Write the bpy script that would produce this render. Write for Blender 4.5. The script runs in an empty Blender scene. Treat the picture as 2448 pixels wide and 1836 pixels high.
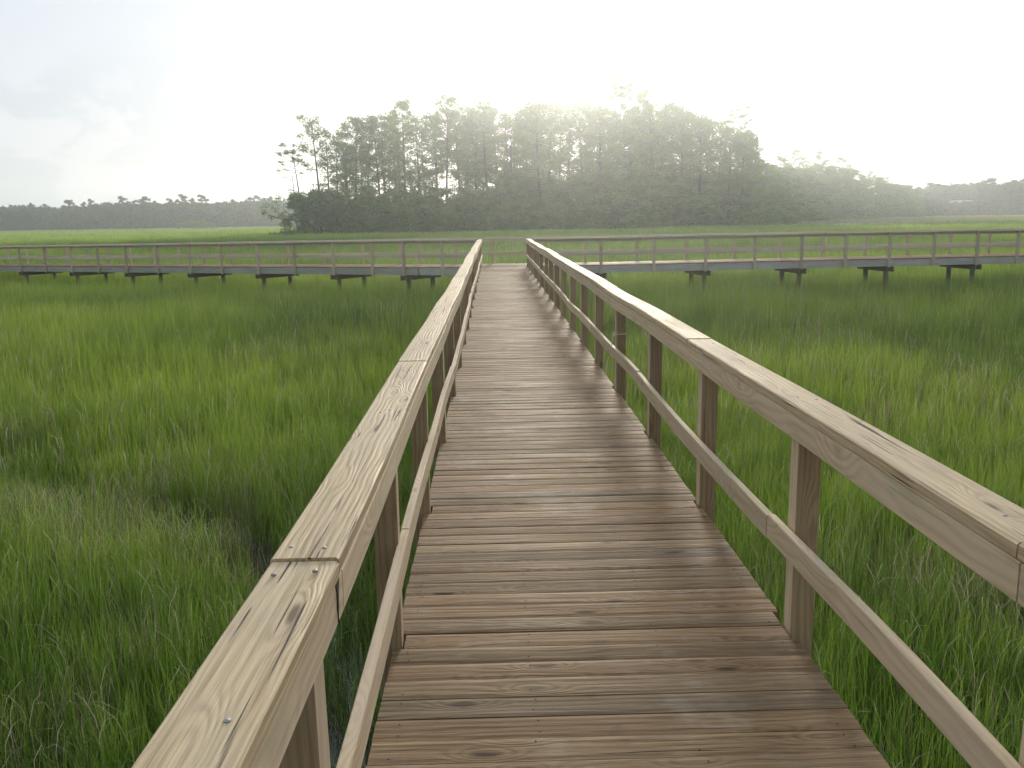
import bpy, math, random
import numpy as np
from mathutils import Matrix, Vector

sc = bpy.context.scene
COL = sc.collection
R = math.radians
rnd = random.Random(7)
CZ = 1.75                      # camera height above the deck (deck top = 0)
MUD = -2.2

# ------------------------------------------------------------------ helpers
def link(o, parent=None):
    COL.objects.link(o)
    if parent is not None:
        o.parent = parent
    return o

def empty(name, loc=(0, 0, 0), rz=0.0):
    o = bpy.data.objects.new(name, None)
    o.empty_display_size = .2
    o.location = loc
    o.rotation_euler = (0, 0, rz)
    return link(o)

def tag(o, label=None, cat=None, group=None, kind=None):
    if label: o['label'] = label
    if cat: o['category'] = cat
    if group: o['group'] = group
    if kind: o['kind'] = kind
    return o

def np_mesh(name, verts, faces, mats, attrs=None, smooth=False, matidx=None):
    """verts (n,3); faces: list of tuples, or array (m,k)."""
    me = bpy.data.meshes.new(name)
    verts = np.asarray(verts, dtype=np.float32)
    if isinstance(faces, np.ndarray):
        m, k = faces.shape
        me.vertices.add(len(verts)); me.vertices.foreach_set('co', verts.ravel())
        me.loops.add(m * k); me.loops.foreach_set('vertex_index', faces.astype(np.int32).ravel())
        me.polygons.add(m)
        me.polygons.foreach_set('loop_start', np.arange(0, m * k, k, dtype=np.int32))
        me.polygons.foreach_set('loop_total', np.full(m, k, dtype=np.int32))
        me.update(calc_edges=True)
    else:
        me.from_pydata([tuple(map(float, v)) for v in verts], [], faces)
    for mt in (mats if isinstance(mats, (list, tuple)) else [mats]):
        me.materials.append(mt)
    if attrs:
        for an, (typ, data) in attrs.items():
            a = me.attributes.new(an, typ, 'POINT')
            a.data.foreach_set('vector' if typ == 'FLOAT_VECTOR' else 'value', np.asarray(data, dtype=np.float32).ravel())
    if smooth:
        me.polygons.foreach_set('use_smooth', np.ones(len(me.polygons), dtype=bool))
    if matidx is not None:
        me.polygons.foreach_set('material_index', np.asarray(matidx, dtype=np.int32))
    me.update()
    return me

def noise1(seed):
    r = random.Random(seed)
    tab = [r.uniform(-1, 1) for _ in range(512)]
    def f(x):
        i = math.floor(x); t = x - i
        t = t * t * (3 - 2 * t)
        return tab[i % 512] * (1 - t) + tab[(i + 1) % 512] * t
    return f

class VN:
    """2-D value noise on numpy arrays"""
    def __init__(s, seed): s.t = np.random.default_rng(seed).random((64, 64))
    def one(s, x, y):
        xi = np.floor(x).astype(int); yi = np.floor(y).astype(int)
        fx = x - xi; fy = y - yi
        fx = fx * fx * (3 - 2 * fx); fy = fy * fy * (3 - 2 * fy)
        t = s.t
        a = t[xi % 64, yi % 64]; b = t[(xi + 1) % 64, yi % 64]; c = t[xi % 64, (yi + 1) % 64]; d = t[(xi + 1) % 64, (yi + 1) % 64]
        return (a * (1 - fx) + b * fx) * (1 - fy) + (c * (1 - fx) + d * fx) * fy
    def __call__(s, x, y, o=3):
        v = 0; a = .5; n = 0
        for i in range(o):
            v = v + a * s.one(x * 2**i + 17.3 * i, y * 2**i + 5.1 * i); n += a; a *= .5
        return v / n

class MB:
    """boards with grain coordinates, gathered into ONE mesh"""
    def __init__(s): s.v = []; s.f = []; s.g = []; s.t = []; s.mi = []
    def board(s, pts, U, V, sec, tone=None, off=None, mi=0, mi6=None):
        """sweep closed section [(a,b)..] (a along U, b along V) through pts"""
        if off is None: off = (rnd.uniform(0, 50), rnd.uniform(0, 9), rnd.uniform(0, 9))
        if tone is None: tone = rnd.uniform(0, 1)
        U = Vector(U); V = Vector(V)
        b0 = len(s.v); n = len(sec); L = 0.0; prev = None
        for k, p in enumerate(pts):
            p = Vector(p)
            if prev is not None: L += (p - prev).length
            prev = p
            for (a, b) in sec:
                s.v.append(p + U * a + V * b)
                s.g.append((L + off[0], a + off[1], b + off[2])); s.t.append(tone)
        for k in range(len(pts) - 1):
            for i in range(n):
                j = (i + 1) % n
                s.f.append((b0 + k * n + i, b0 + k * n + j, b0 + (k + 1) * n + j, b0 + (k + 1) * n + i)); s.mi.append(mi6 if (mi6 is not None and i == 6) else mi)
        s.f.append(tuple(b0 + i for i in range(n))[::-1]); s.mi.append(mi)
        s.f.append(tuple(b0 + (len(pts) - 1) * n + i for i in range(n))); s.mi.append(mi)
    def build(s, name, mats, parent=None, obname=None):
        me = np_mesh(name, [tuple(v) for v in s.v], s.f, mats,
                     {'grain': ('FLOAT_VECTOR', s.g), 'tone': ('FLOAT', s.t)}, matidx=s.mi)
        import bmesh
        bm = bmesh.new(); bm.from_mesh(me); bmesh.ops.recalc_face_normals(bm, faces=bm.faces); bm.to_mesh(me); bm.free()
        return link(bpy.data.objects.new(name, me), parent)

def rect(a0, a1, b0, b1, c=.004):
    return [(a0 + c, b0), (a1 - c, b0), (a1, b0 + c), (a1, b1 - c), (a1 - c, b1), (a0 + c, b1), (a0, b1 - c), (a0, b0 + c)]

def circ(r, n=12):
    return [(r * math.cos(2 * math.pi * i / n), r * math.sin(2 * math.pi * i / n)) for i in range(n)]

# ------------------------------------------------------------------ material helpers
class NT:
    def __init__(s, name):
        s.m = bpy.data.materials.new(name); s.m.use_nodes = True
        s.n = s.m.node_tree.nodes; s.l = s.m.node_tree.links; s.n.clear()
        s.out = s.n.new('ShaderNodeOutputMaterial')
    def node(s, t, **kw):
        n = s.n.new(t)
        for k, v in kw.items(): setattr(n, k, v)
        return n
    def set(s, sock, v):
        if hasattr(v, 'is_output') or isinstance(v, bpy.types.NodeSocket): s.l.new(v, sock)
        elif v is not None: sock.default_value = v
    def math(s, op, a, b=None, c=None, clamp=False):
        n = s.node('ShaderNodeMath', operation=op, use_clamp=clamp)
        s.set(n.inputs[0], a); s.set(n.inputs[1], b)
        if c is not None: s.set(n.inputs[2], c)
        return n.outputs[0]
    def vmul(s, v, k):
        n = s.node('ShaderNodeVectorMath', operation='MULTIPLY'); s.set(n.inputs[0], v); n.inputs[1].default_value = k
        return n.outputs[0]
    def noise(s, v, scale=1, detail=2, rough=.5, dist=0):
        n = s.node('ShaderNodeTexNoise'); s.set(n.inputs['Vector'], v)
        n.inputs['Scale'].default_value = scale; n.inputs['Detail'].default_value = detail
        n.inputs['Roughness'].default_value = rough; n.inputs['Distortion'].default_value = dist
        return n.outputs['Fac']
    def ramp(s, f, a, b, lo=0., hi=1.):
        n = s.node('ShaderNodeMapRange', interpolation_type='SMOOTHSTEP'); s.set(n.inputs[0], f)
        n.inputs[1].default_value = a; n.inputs[2].default_value = b; n.inputs[3].default_value = lo; n.inputs[4].default_value = hi
        return n.outputs[0]
    def mix(s, f, a, b, mode='MIX'):
        n = s.node('ShaderNodeMix', data_type='RGBA', blend_type=mode)
        s.set(n.inputs[0], f)
        for sock, v in ((n.inputs[6], a), (n.inputs[7], b)):
            if isinstance(v, tuple): sock.default_value = (v + (1,))[:4]
            else: s.set(sock, v)
        return n.outputs[2]
    def attr(s, name, out='Fac'):
        return s.node('ShaderNodeAttribute', attribute_name=name).outputs[out]
    def principled(s, col, rough, bump=None, spec=.35):
        p = s.node('ShaderNodeBsdfPrincipled')
        if isinstance(col, tuple): p.inputs['Base Color'].default_value = (col + (1,))[:4]
        else: s.set(p.inputs['Base Color'], col)
        s.set(p.inputs['Roughness'], rough); p.inputs['Specular IOR Level'].default_value = spec
        if bump is not None: s.l.new(bump, p.inputs['Normal'])
        s.l.new(p.outputs[0], s.out.inputs[0])
        return p

def wood(name, light, dark, grey, greyamt=.4, ringw=60, rough=.7, bumpd=.0012, knots=1.0, fib=.5, toneamt=.35, crack=.5, spec=.35, kscale=(1.7, 7.5, 3.0), moss=0, swirl=3.6, rc=.42, ct=.70, wear=0, hue=0, ks=1.0):
    m = NT(name)
    g = m.attr('grain', 'Vector'); tone = m.attr('tone')
    sep = m.node('ShaderNodeSeparateXYZ'); m.l.new(g, sep.inputs[0])
    A = sep.outputs[1]; T = sep.outputs[2]
    wv = m.noise(m.vmul(g, (1.1, 5, 5)), 1, 2, .5)
    wv2 = m.noise(m.vmul(g, (3.5, 12, 12)), 1, 2, .5)
    vor = m.node('ShaderNodeTexVoronoi', feature='F1'); m.l.new(m.vmul(g, kscale), vor.inputs['Vector'])
    vor.inputs['Scale'].default_value = 1
    kd = vor.outputs['Distance']
    kn = m.ramp(kd, .13 * ks, .05 * ks)             # knot core
    kh = m.ramp(kd, .42, .05)              # flow round the knot
    ph = m.math('ADD', m.math('MULTIPLY', A, ringw), m.math('MULTIPLY', T, ringw * .6))
    ph = m.math('ADD', ph, m.math('MULTIPLY', wv, swirl))
    ph = m.math('ADD', ph, m.math('MULTIPLY', wv2, 1.2))
    ph = m.math('ADD', ph, m.math('MULTIPLY', kh, 2.6))
    ring = m.math('MULTIPLY_ADD', m.math('SINE', m.math('MULTIPLY', ph, 6.283)), .5, .5)
    ring = m.math('POWER', ring, 1.6)
    fine = m.noise(m.vmul(g, (4, 260, 260)), 1, 3, .6)
    band = m.noise(m.vmul(g, (.9, 26, 26)), 1, 3, .55)
    f1 = m.math('ADD', m.math('MULTIPLY', ring, rc), m.math('MULTIPLY', m.ramp(fine, .3, .7), .32 * fib * 2))
    f1 = m.math('ADD', f1, m.math('MULTIPLY', m.ramp(band, .32, .68), .36), clamp=True)
    col = m.mix(f1, light, dark)
    stain = m.noise(m.vmul(g, (1.3, 7, 7)), 1, 3, .6)
    col = m.mix(m.math('MULTIPLY', m.ramp(stain, .38, .7), greyamt), col, grey)
    if moss:
        ms = m.noise(m.vmul(g, (2.2, 9, 9)), 1, 4, .65)
        col = m.mix(m.math('MULTIPLY', m.ramp(ms, .5, .72), moss), col, (.30, .32, .17))
    if hue:      # boards of redder and of greyer timber
        hs = m.math('FRACT', m.math('MULTIPLY', tone, 7.31))
        col = m.mix(m.math('MULTIPLY', m.ramp(hs, .5, .9), hue), col, m.mix(f1, (.34, .185, .09), (.12, .055, .026)))
        col = m.mix(m.math('MULTIPLY', m.ramp(hs, .35, .05), hue * .8), col, m.mix(f1, (.33, .27, .185), (.14, .115, .085)))
    if wear:     # bleached and stained patches
        wp = m.node('ShaderNodeNewGeometry').outputs['Position']
        w1 = m.noise(m.vmul(wp, (2.0, 1.1, 2)), 1, 4, .65); w2 = m.noise(m.vmul(g, (5, 30, 30)), 1, 4, .7)
        col = m.mix(m.math('MULTIPLY', m.ramp(m.math('ADD', w1, m.math('MULTIPLY', w2, .6)), .84, 1.02), .30 * wear), col, (.48, .43, .35))
        col = m.mix(m.math('MULTIPLY', m.ramp(m.math('ADD', w1, m.math('MULTIPLY', w2, .5)), .68, .52), .50 * wear), col, (.105, .070, .045) if hue else (.34, .27, .19))
    col = m.mix(m.math('MULTIPLY', kn, .75 * knots), col, tuple(c * .35 for c in dark))
    ck = m.noise(m.vmul(g, (1.6, 75, 75)), 1, 2, .5, .4)
    cm = m.math('MULTIPLY', m.ramp(ck, ct, ct + .045), crack)
    col = m.mix(cm, col, tuple(c * .22 for c in dark))
    tn = m.math('MULTIPLY_ADD', tone, 2 * toneamt, 1 - toneamt)
    tv = m.node('ShaderNodeCombineColor'); [m.l.new(tn, tv.inputs[i]) for i in range(3)]
    col = m.mix(1.0, col, tv.outputs[0], 'MULTIPLY')
    bump = m.node('ShaderNodeBump'); bump.inputs['Distance'].default_value = bumpd; bump.inputs['Strength'].default_value = 1
    hh = m.math('ADD', m.math('MULTIPLY', ring, -.6), m.math('MULTIPLY', fine, .9))
    hh = m.math('SUBTRACT', hh, m.math('MULTIPLY', cm, 2.0))
    hh = m.math('ADD', hh, m.math('MULTIPLY', band, 1.5))
    m.l.new(hh, bump.inputs['Height'])
    rg = m.math('MULTIPLY_ADD', m.ramp(stain, .3, .7), .14, rough - .07)
    m.principled(col, rg, bump.outputs[0], spec)
    return m.m

M_DECK = wood('deck_wood', (.405, .265, .128), (.118, .066, .030), (.30, .22, .135), .4, 30, .70, .0011, 1.2, .9, .26, 1.0, .15, (2.3, 8.0, 3.0), rc=.24, wear=1.0, hue=.35, ct=.675, ks=1.35)
M_RAIL = wood('rail_wood', (.76, .60, .375), (.37, .265, .145), (.66, .55, .39), .5, 50, .66, .0016, 1.2, .9, .14, 1.0, .3, (1.9, 8.5, 3.0), rc=.26, wear=.6, ct=.655)
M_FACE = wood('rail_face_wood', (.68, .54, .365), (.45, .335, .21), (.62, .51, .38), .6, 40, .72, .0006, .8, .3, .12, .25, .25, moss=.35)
M_POST = wood('post_wood', (.46, .33, .19), (.22, .145, .078), (.40, .32, .215), .45, 42, .8, .001, .9, .5, .22, .5, .2)
M_POST2 = wood('brightened_post_wood', (.66, .56, .41), (.44, .36, .26), (.60, .55, .47), .5, 42, .8, .001, .9, .4, .16, .4, .2)  # post wood lightened in colour to offset back light on the side boardwalks
M_RAIL2 = wood('brightened_rail_wood', (.78, .69, .54), (.52, .44, .33), (.70, .66, .58), .5, 50, .75, .001, .8, .4, .12, .4, .2)  # rail wood with a lifted colour, making up for its backlit near side
M_RIM = wood('rim_wood', (.54, .53, .50), (.36, .35, .33), (.58, .59, .59), .7, 40, .85, .001, .6, .4, .15, .3, .2)
M_PILE = wood('pile_wood', (.21, .155, .11), (.10, .075, .055), (.17, .155, .135), .6, 40, .9, .002, .5, .5, .25, .6, .2)
def flat(name, col, rough=.6, metal=0.):
    m = NT(name); p = m.principled(col, rough); p.inputs['Metallic'].default_value = metal
    return m.m
M_NAIL = flat('nail_metal', (.30, .30, .31), .45, .8)
M_HOLE = flat('dark_gap', (.02, .016, .013), .9)
M_STRING = flat('pale_string', (.62, .60, .54), .8)

# ------------------------------------------------------------------ camera
SRCF = 2080.0
cam_d = bpy.data.cameras.new('camera'); cam = link(bpy.data.objects.new('camera', cam_d))
yaw, pitch, roll = R(1.12913697), R(10.85111918), R(-0.9)
RM = Matrix.Rotation(-yaw, 3, 'Z') @ Matrix.Rotation(math.pi / 2 - pitch, 3, 'X') @ Matrix.Rotation(roll, 3, 'Z')
cam.matrix_world = Matrix.Translation((0, 0, CZ)) @ RM.to_4x4()
cam_d.sensor_width = 36; cam_d.lens = 36 * SRCF / 2448
cam_d.clip_start = .02; cam_d.clip_end = 6000
sc.camera = cam

def az(px):
    """heading (tan of the angle from +Y) of a bearing given in photograph columns, measured along the horizon"""
    py = 529.6 - 0.01571 * (px - 612)
    d = RM @ Vector(((px - 1224) / SRCF, -(py - 918) / SRCF, -1))
    return d.x / d.y
def hz(px): return 538.4 - 0.01571 * px
def at(px, Y): return az(px) * Y                      # X of a bearing at distance Y
def zat(px, py, Y):                                     # height seen at px,py at distance Y
    d = RM @ Vector(((px - 1224) / SRCF, -(py - 918) / SRCF, -1))
    return CZ + d.z / d.y * Y

# ------------------------------------------------------------------ boardwalks
class Line:
    def __init__(s, A, B, out):                        # A,B 3-D; out = horizontal outward normal sign side
        s.A = Vector(A); s.B = Vector(B); d = s.B - s.A; s.len = Vector((d.x, d.y)).length
        s.d = d / s.len                                 # per horizontal metre
        s.n = Vector((-s.d.y, s.d.x, 0)) * out
    def p(s, t, o=0, z=0): return s.A + s.d * t + s.n * o + Vector((0, 0, z))

def railing(line, ts, parent, seed, t0, t1, joints=(), fjoints=(), mjoints=(), amp=.012, label=None, post_lo=-.30, nails=False, pmat=None, short=()):
    """cap rail mesh 'railing' with sub-parts: face_board, mid_rail, post..."""
    n1, n2, n3, n4, n5 = [noise1(seed * 10 + i) for i in range(5)]
    def path(a, b, o, z, fo, fz, am, step=.3, shift=(0, 0)):
        k = max(2, int((b - a) / step) + 1); out = []
        for i in range(k + 1):
            t = a + (b - a) * i / k
            out.append(line.p(t, o + fo(t * .55) * am + shift[0], z + fz(t * .6) * am * .9 + shift[1]))
        return out
    up = (0, 0, 1); n = line.n
    mb = MB(); cuts = [t0] + sorted(joints) + [t1]
    for i in range(len(cuts) - 1):
        a, b = cuts[i] + .003, cuts[i + 1] - .003
        sh = (rnd.uniform(-.004, .004), rnd.uniform(-.002, .006) - (.006 if i == 0 else 0))
        mb.board(path(a, b, 0, 0, n1, n2, amp, .15, sh), n, up, rect(-.040, .117, .947, .991, .006), tone=rnd.uniform(.3, .8))
    rail = mb.build('railing', [M_RAIL2 if pmat else M_RAIL, M_NAIL], parent)
    if label: rail['label'] = label
    mb = MB(); cuts = [t0] + sorted(fjoints) + [t1]
    for i in range(len(cuts) - 1):
        mb.board(path(cuts[i] + .003, cuts[i + 1] - .003, 0, -.0025, n1, n2, amp, .3), n, up, rect(-.036, -.0015, .847, .9465, .003))
    mb.build('face_board', [M_RAIL2 if pmat else M_FACE], rail)
    mb = MB(); cuts = [t0] + sorted(mjoints) + [t1]
    for i in range(len(cuts) - 1):
        mb.board(path(cuts[i] + .003, cuts[i + 1] - .003, 0, 0, n3, n4, amp * 1.3, .2, (rnd.uniform(-.003, 0), rnd.uniform(-.004, .004))), n, up, rect(-.040, -.0035, .343, .450, .004))
    mb.build('mid_rail', [M_RAIL2 if pmat else M_FACE], rail)
    for i, t in enumerate(ts):
        mb = MB(); ln = n5(i * 3.1) * .012
        off = n1(t * .55) * amp
        top = .943 + n2(t * .6) * amp * .9
        p0 = line.p(t, off - ln, post_lo if i not in short else -.02); p1 = line.p(t, off, top)
        pts = [p0 + (p1 - p0) * k / 4 for k in range(5)]
        dn = Vector((line.d.x, line.d.y, 0)).normalized()
        tw = n5(i * 7.7 + 3) * .06
        U = (n * math.cos(tw) + dn * math.sin(tw)); W = (dn * math.cos(tw) - n * math.sin(tw))
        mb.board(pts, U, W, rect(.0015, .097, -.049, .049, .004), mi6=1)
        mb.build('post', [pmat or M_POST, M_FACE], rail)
    return rail

def planks(parent, fL, fR, y0, y1, pitch, frame, seed, name='deck', detail=True, nails=()):
    """cross boards. fL,fR(y): extent across; frame(a, y, z)->world"""
    r = random.Random(seed); mb = MB(); y = y0; w = pitch - .0014
    while y < y1:
        dz = r.uniform(-.0016, .0016); tl = r.uniform(-.0022, .0022); cup = r.uniform(-.0015, .0022)
        sk = r.uniform(-.003, .003)
        a0 = fL(y + w / 2, w) + r.uniform(-.003, .003); a1 = fR(y + w / 2, w) + r.uniform(-.003, .003)
        nseg = 5 if detail else 1
        top = []
        for q in range(7):
            u = q / 6; e = abs(u - .5) * 2
            rd = -.003 if q in (0, 6) else 0
            top.append((w * u, dz + tl * (u - .5) + cup * (e * e - .5) + rd))
        if not detail: top = [top[0], top[1], top[5], top[6]]
        sec = top[::-1] + [(0, -.036 + dz), (w, -.036 + dz)]
        sec = [(w, -.036 + dz)] + top[::-1] + [(0, -.036 + dz)]
        pts = []; tw = r.uniform(-.0015, .0015)
        for k in range(nseg + 1):
            a = a0 + (a1 - a0) * k / nseg
            pts.append((a, y + sk * (k / nseg - .5), r.uniform(-.0006, .0006) if detail else 0))
        b0 = len(mb.v); U = frame(0, 1, 0) - frame(0, 0, 0)
        P = [frame(*p) for p in pts]
        mb.board(P, U, (0, 0, 1), sec, tone=min(1, max(0, r.gauss(.5, .27))), off=(r.uniform(0, 60), r.uniform(0, 9), r.uniform(0, 9)))
        for nx in nails:
            for q in (.24, .76):
                if r.random() < .5: continue
                c = (nx + r.uniform(-.012, .012), y + w * (q + r.uniform(-.06, .06)), dz + .003)
                rr = .0042
                base = len(mb.v)
                ring = [frame(c[0] + rr * math.cos(k * 1.047), c[1] + rr * math.sin(k * 1.047), c[2]) for k in range(6)]
                for v in ring: mb.v.append(v); mb.g.append((0, 0, 0)); mb.t.append(.5)
                mb.f.append(tuple(base + k for k in range(6))); mb.mi.append(1)
        y += pitch + r.uniform(-.0008, .0008)
    return mb.build(name, [M_DECK, M_HOLE], parent)

def boards_simple(name, items, mat, parent):
    mb = MB()
    for pts, U, V, sec in items: mb.board(pts, U, V, sec)
    return mb.build(name, [mat], parent)

def bent(parent, c0, c1, dirn, z, lo=MUD - .6, beam_over=.16, piles=(0.13, 0.87), zt=-.28):
    """pair of crossbeams and piles between the two edge points c0 (near side) and c1"""
    c0 = Vector(c0); c1 = Vector(c1); u = (c1 - c0); L = u.length; u.normalize(); dn = Vector((-u.y, u.x, 0))
    a = c0 - u * beam_over; b = c1 + u * beam_over
    for s_ in (-1, 1):
        boards_simple('crossbeam', [([a, (a + b) / 2, b], dn, (0, 0, 1), rect(s_ * .115 - .019, s_ * .115 + .019, z + zt - .19, z + zt, .004))], M_PILE, parent)
    for q in piles:
        p = c0 + u * L * q
        tilt = Vector((rnd.uniform(-.03, .03), rnd.uniform(-.03, .03), 0))
        mb = MB()
        mb.board([Vector((p.x, p.y, lo)), Vector((p.x, p.y, (lo + z + zt) / 2)) + tilt * .5, Vector((p.x, p.y, z + zt - .004)) + tilt * .3], (1, 0, 0), (0, 1, 0), circ(.088, 12))
        mb.build('pile', [M_PILE], parent)

# ---- main boardwalk
XL, XR, YE = -.407, 1.225, 31.55
main = tag(empty('boardwalk', (0, 0, 0)), 'weathered wooden boardwalk running straight ahead between two handrails', 'boardwalk')
postL = [-1.7, .05, 1.79, 3.41, 5.08, 6.79, 8.63, 10.38, 12.3, 13.95]
postR = [-1.6, .2, 1.80, 3.45, 5.10, 6.84, 8.74, 10.5, 12.3, 14.05]
while postL[-1] < YE - 2.6: postL.append(postL[-1] + 1.735 + rnd.uniform(-.04, .04))
while postR[-1] < YE - 2.6: postR.append(postR[-1] + 1.755 + rnd.uniform(-.04, .04))
postL.append(YE - .08); postR.append(YE - .08)
def nearpost(y, w, L): return any(abs(y - p) < .0445 + w / 2 + .004 for p in L)
fl = lambda y, w: (XL + .008) if nearpost(y, w, postL) else -.443
fr = lambda y, w: (XR - .008) if nearpost(y, w, postR) else 1.243
planks(main, fl, fr, -3.0, YE - .01, .1295, lambda a, y, z: Vector((a, y, z)), 3, nails=(-.37, .12, .66, 1.17))
boards_simple('stringer', [([(-.395 + .0, -3, 0), (-.395, 14, 0), (-.395, YE, 0)], (1, 0, 0), (0, 0, 1), rect(-.010, .028, -.27, -.038))], M_RIM, main)
boards_simple('stringer', [([(.4, -3, 0), (.4, YE, 0)], (1, 0, 0), (0, 0, 1), rect(-.019, .019, -.27, -.038))], M_RIM, main)
boards_simple('stringer', [([(1.2, -3, 0), (1.2, 14, 0), (1.2, YE, 0)], (1, 0, 0), (0, 0, 1), rect(-.018, .020, -.27, -.038))], M_RIM, main)
lnL = Line((XL, -3, 0), (XL, YE, 0), 1)      # d=+Y -> n=(-1,0)
lnR = Line((XR, -3, 0), (XR, YE, 0), -1)
JL = [1.886 + 3, 4.66 + 3, 8.2 + 3, 11.7 + 3, 15.4 + 3, 19 + 3, 22.6 + 3, 26 + 3]
railL = railing(lnL, [p + 3 for p in postL], main, 11, 0, YE + 3, JL, [1.93 + 3, 5.9 + 3, 9.4 + 3, 13 + 3, 20 + 3, 27 + 3],
        [3.535 + 3, 7.6 + 3, 10.4 + 3, 14 + 3, 17.3 + 3, 21 + 3, 24.5 + 3, 28 + 3], .013, 'left-hand railing with broad plank top, black split beside its nearest joint')
railR = railing(lnR, [p + 3 for p in postR], main, 23, 0, YE + 3, [1.87 + 3, 5.3 + 3, 9.3 + 3, 12.6 + 3, 16 + 3, 20 + 3, 24 + 3, 28 + 3], [1.86 + 3, 5.25 + 3, 9.28 + 3, 14 + 3, 19 + 3, 25 + 3],
        [3.62 + 3, 7.2 + 3, 10.6 + 3, 14.2 + 3, 18 + 3, 22 + 3, 26 + 3], .012, 'right-hand railing with broad plank top')
for y in postL[1:-1:2]:
    bent(main, (-.37, y + .2, 0), (1.17, y + .2, 0), 0, 0, piles=(.12, .88), beam_over=.0)

# black split on the inner edge of the left cap rail + nail heads on it
# modelled in rail space: a ragged sliver on the inner face, running down and towards the viewer
sl = []; r_ = random.Random(5)
for k in range(8):
    q = k / 7; yy = 1.868 - .002 * k; zz = .974 - .125 * q; hw = (.0075 if k < 3 else .0035 if k < 6 else .0008) * (1 + r_.uniform(-.3, .3))
    sl += [(XL + .0385, yy - hw * 2.2, zz), (XL + .0385, yy + hw * 2.2, zz)]
sf = [(2 * k, 2 * k + 1, 2 * k + 3, 2 * k + 2) for k in range(7)]
sl2 = [(x + .0025, y, z) for x, y, z in sl]
nn = len(sl)
fcs = [tuple(i + nn for i in f) for f in sf] + [(2 * k, 2 * k + 2, 2 * k + 2 + nn, 2 * k + nn) for k in range(7)] + [(2 * k + 1 + nn, 2 * k + 3 + nn, 2 * k + 3, 2 * k + 1) for k in range(7)]
sme = np_mesh('split', sl + sl2, fcs, M_HOLE)
so = link(bpy.data.objects.new('split', sme), railL)
def nail(parent, x, y, z, r=.006):
    v = [(x, y, z + .0022)]; f = []
    for k in range(10): v.append((x + r * math.cos(k * .628), y + r * math.sin(k * .628), z + .0005))
    for k in range(10): v.append((x + r * math.cos(k * .628), y + r * math.sin(k * .628), z - .004))
    for k in range(10):
        f.append((0, 1 + k, 1 + (k + 1) % 10)); f.append((1 + k, 11 + k, 11 + (k + 1) % 10, 1 + (k + 1) % 10))
    return link(bpy.data.objects.new('nail', np_mesh('nail', v, f, M_NAIL)), parent)
dg = bpy.context.evaluated_depsgraph_get
for (x, y) in ((-.425, 1.235), (-.492, 1.80), (-.405, 1.815), (-.49, 1.96), (-.41, 1.95), (-.46, 3.41), (-.43, 3.46), (-.47, 5.05)):
    # height of the cap top at this place
    best = None
    for v in railL.data.vertices:
        if abs(v.co.y - y) < .12 and v.co.z > .97: best = v.co.z if best is None else max(best, v.co.z)
    nail(railL, x, y, (best or .991) + .0005)
for (x, y) in ((1.27, 2.05), (1.31, 3.45), (1.25, 3.5), (1.30, 5.1), (1.26, 6.84)):
    best = None
    for v in railR.data.vertices:
        if abs(v.co.y - y) < .12 and v.co.z > .97: best = v.co.z if best is None else max(best, v.co.z)
    nail(railR, x, y, (best or .991) + .0005)

# string knotted round a right post
def tube(pts, r, n=6):
    vs, fs = [], []
    for i, p in enumerate(pts):
        p = Vector(p); q = Vector(pts[min(i + 1, len(pts) - 1)]) - Vector(pts[max(i - 1, 0)])
        q.normalize(); a = q.orthogonal().normalized(); b = q.cross(a)
        rr = r[i] if isinstance(r, (list, tuple)) else r
        for k in range(n):
            t = 2 * math.pi * k / n; vs.append(tuple(p + a * rr * math.cos(t) + b * rr * math.sin(t)))
    for i in range(len(pts) - 1):
        for k in range(n):
            fs.append((i * n + k, i * n + (k + 1) % n, (i + 1) * n + (k + 1) % n, (i + 1) * n + k))
    fs.append(tuple(range(n))[::-1]); fs.append(tuple((len(pts) - 1) * n + k for k in range(n)))
    return vs, fs
py_ = postR[6]; zz = .57
x0, x1, y0_, y1_ = XR - .014, XR + .106, py_ - .058, py_ + .058
loop = [(x0, y0_, zz), (x1, y0_, zz + .006), (x1, y1_, zz + .01), (x0, y1_, zz + .004), (x0, y0_, zz), (x0 - .012, y0_ - .012, zz - .01)]
v1, f1 = tube(loop, .0055)
v2, f2 = tube([(x0 - .010, y0_ - .01, zz), (x0 - .022, y0_ - .02, zz - .045), (x0 - .030, y0_ - .02, zz - .10), (x0 - .05, y0_ - .025, zz - .155)], .005)
f2 = [tuple(i + len(v1) for i in f) for f in f2]
tag(link(bpy.data.objects.new('string', np_mesh('string', v1 + v2, f1 + f2, M_STRING))), 'pale string tied round a right-hand railing post of the boardwalk', 'string')

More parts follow.
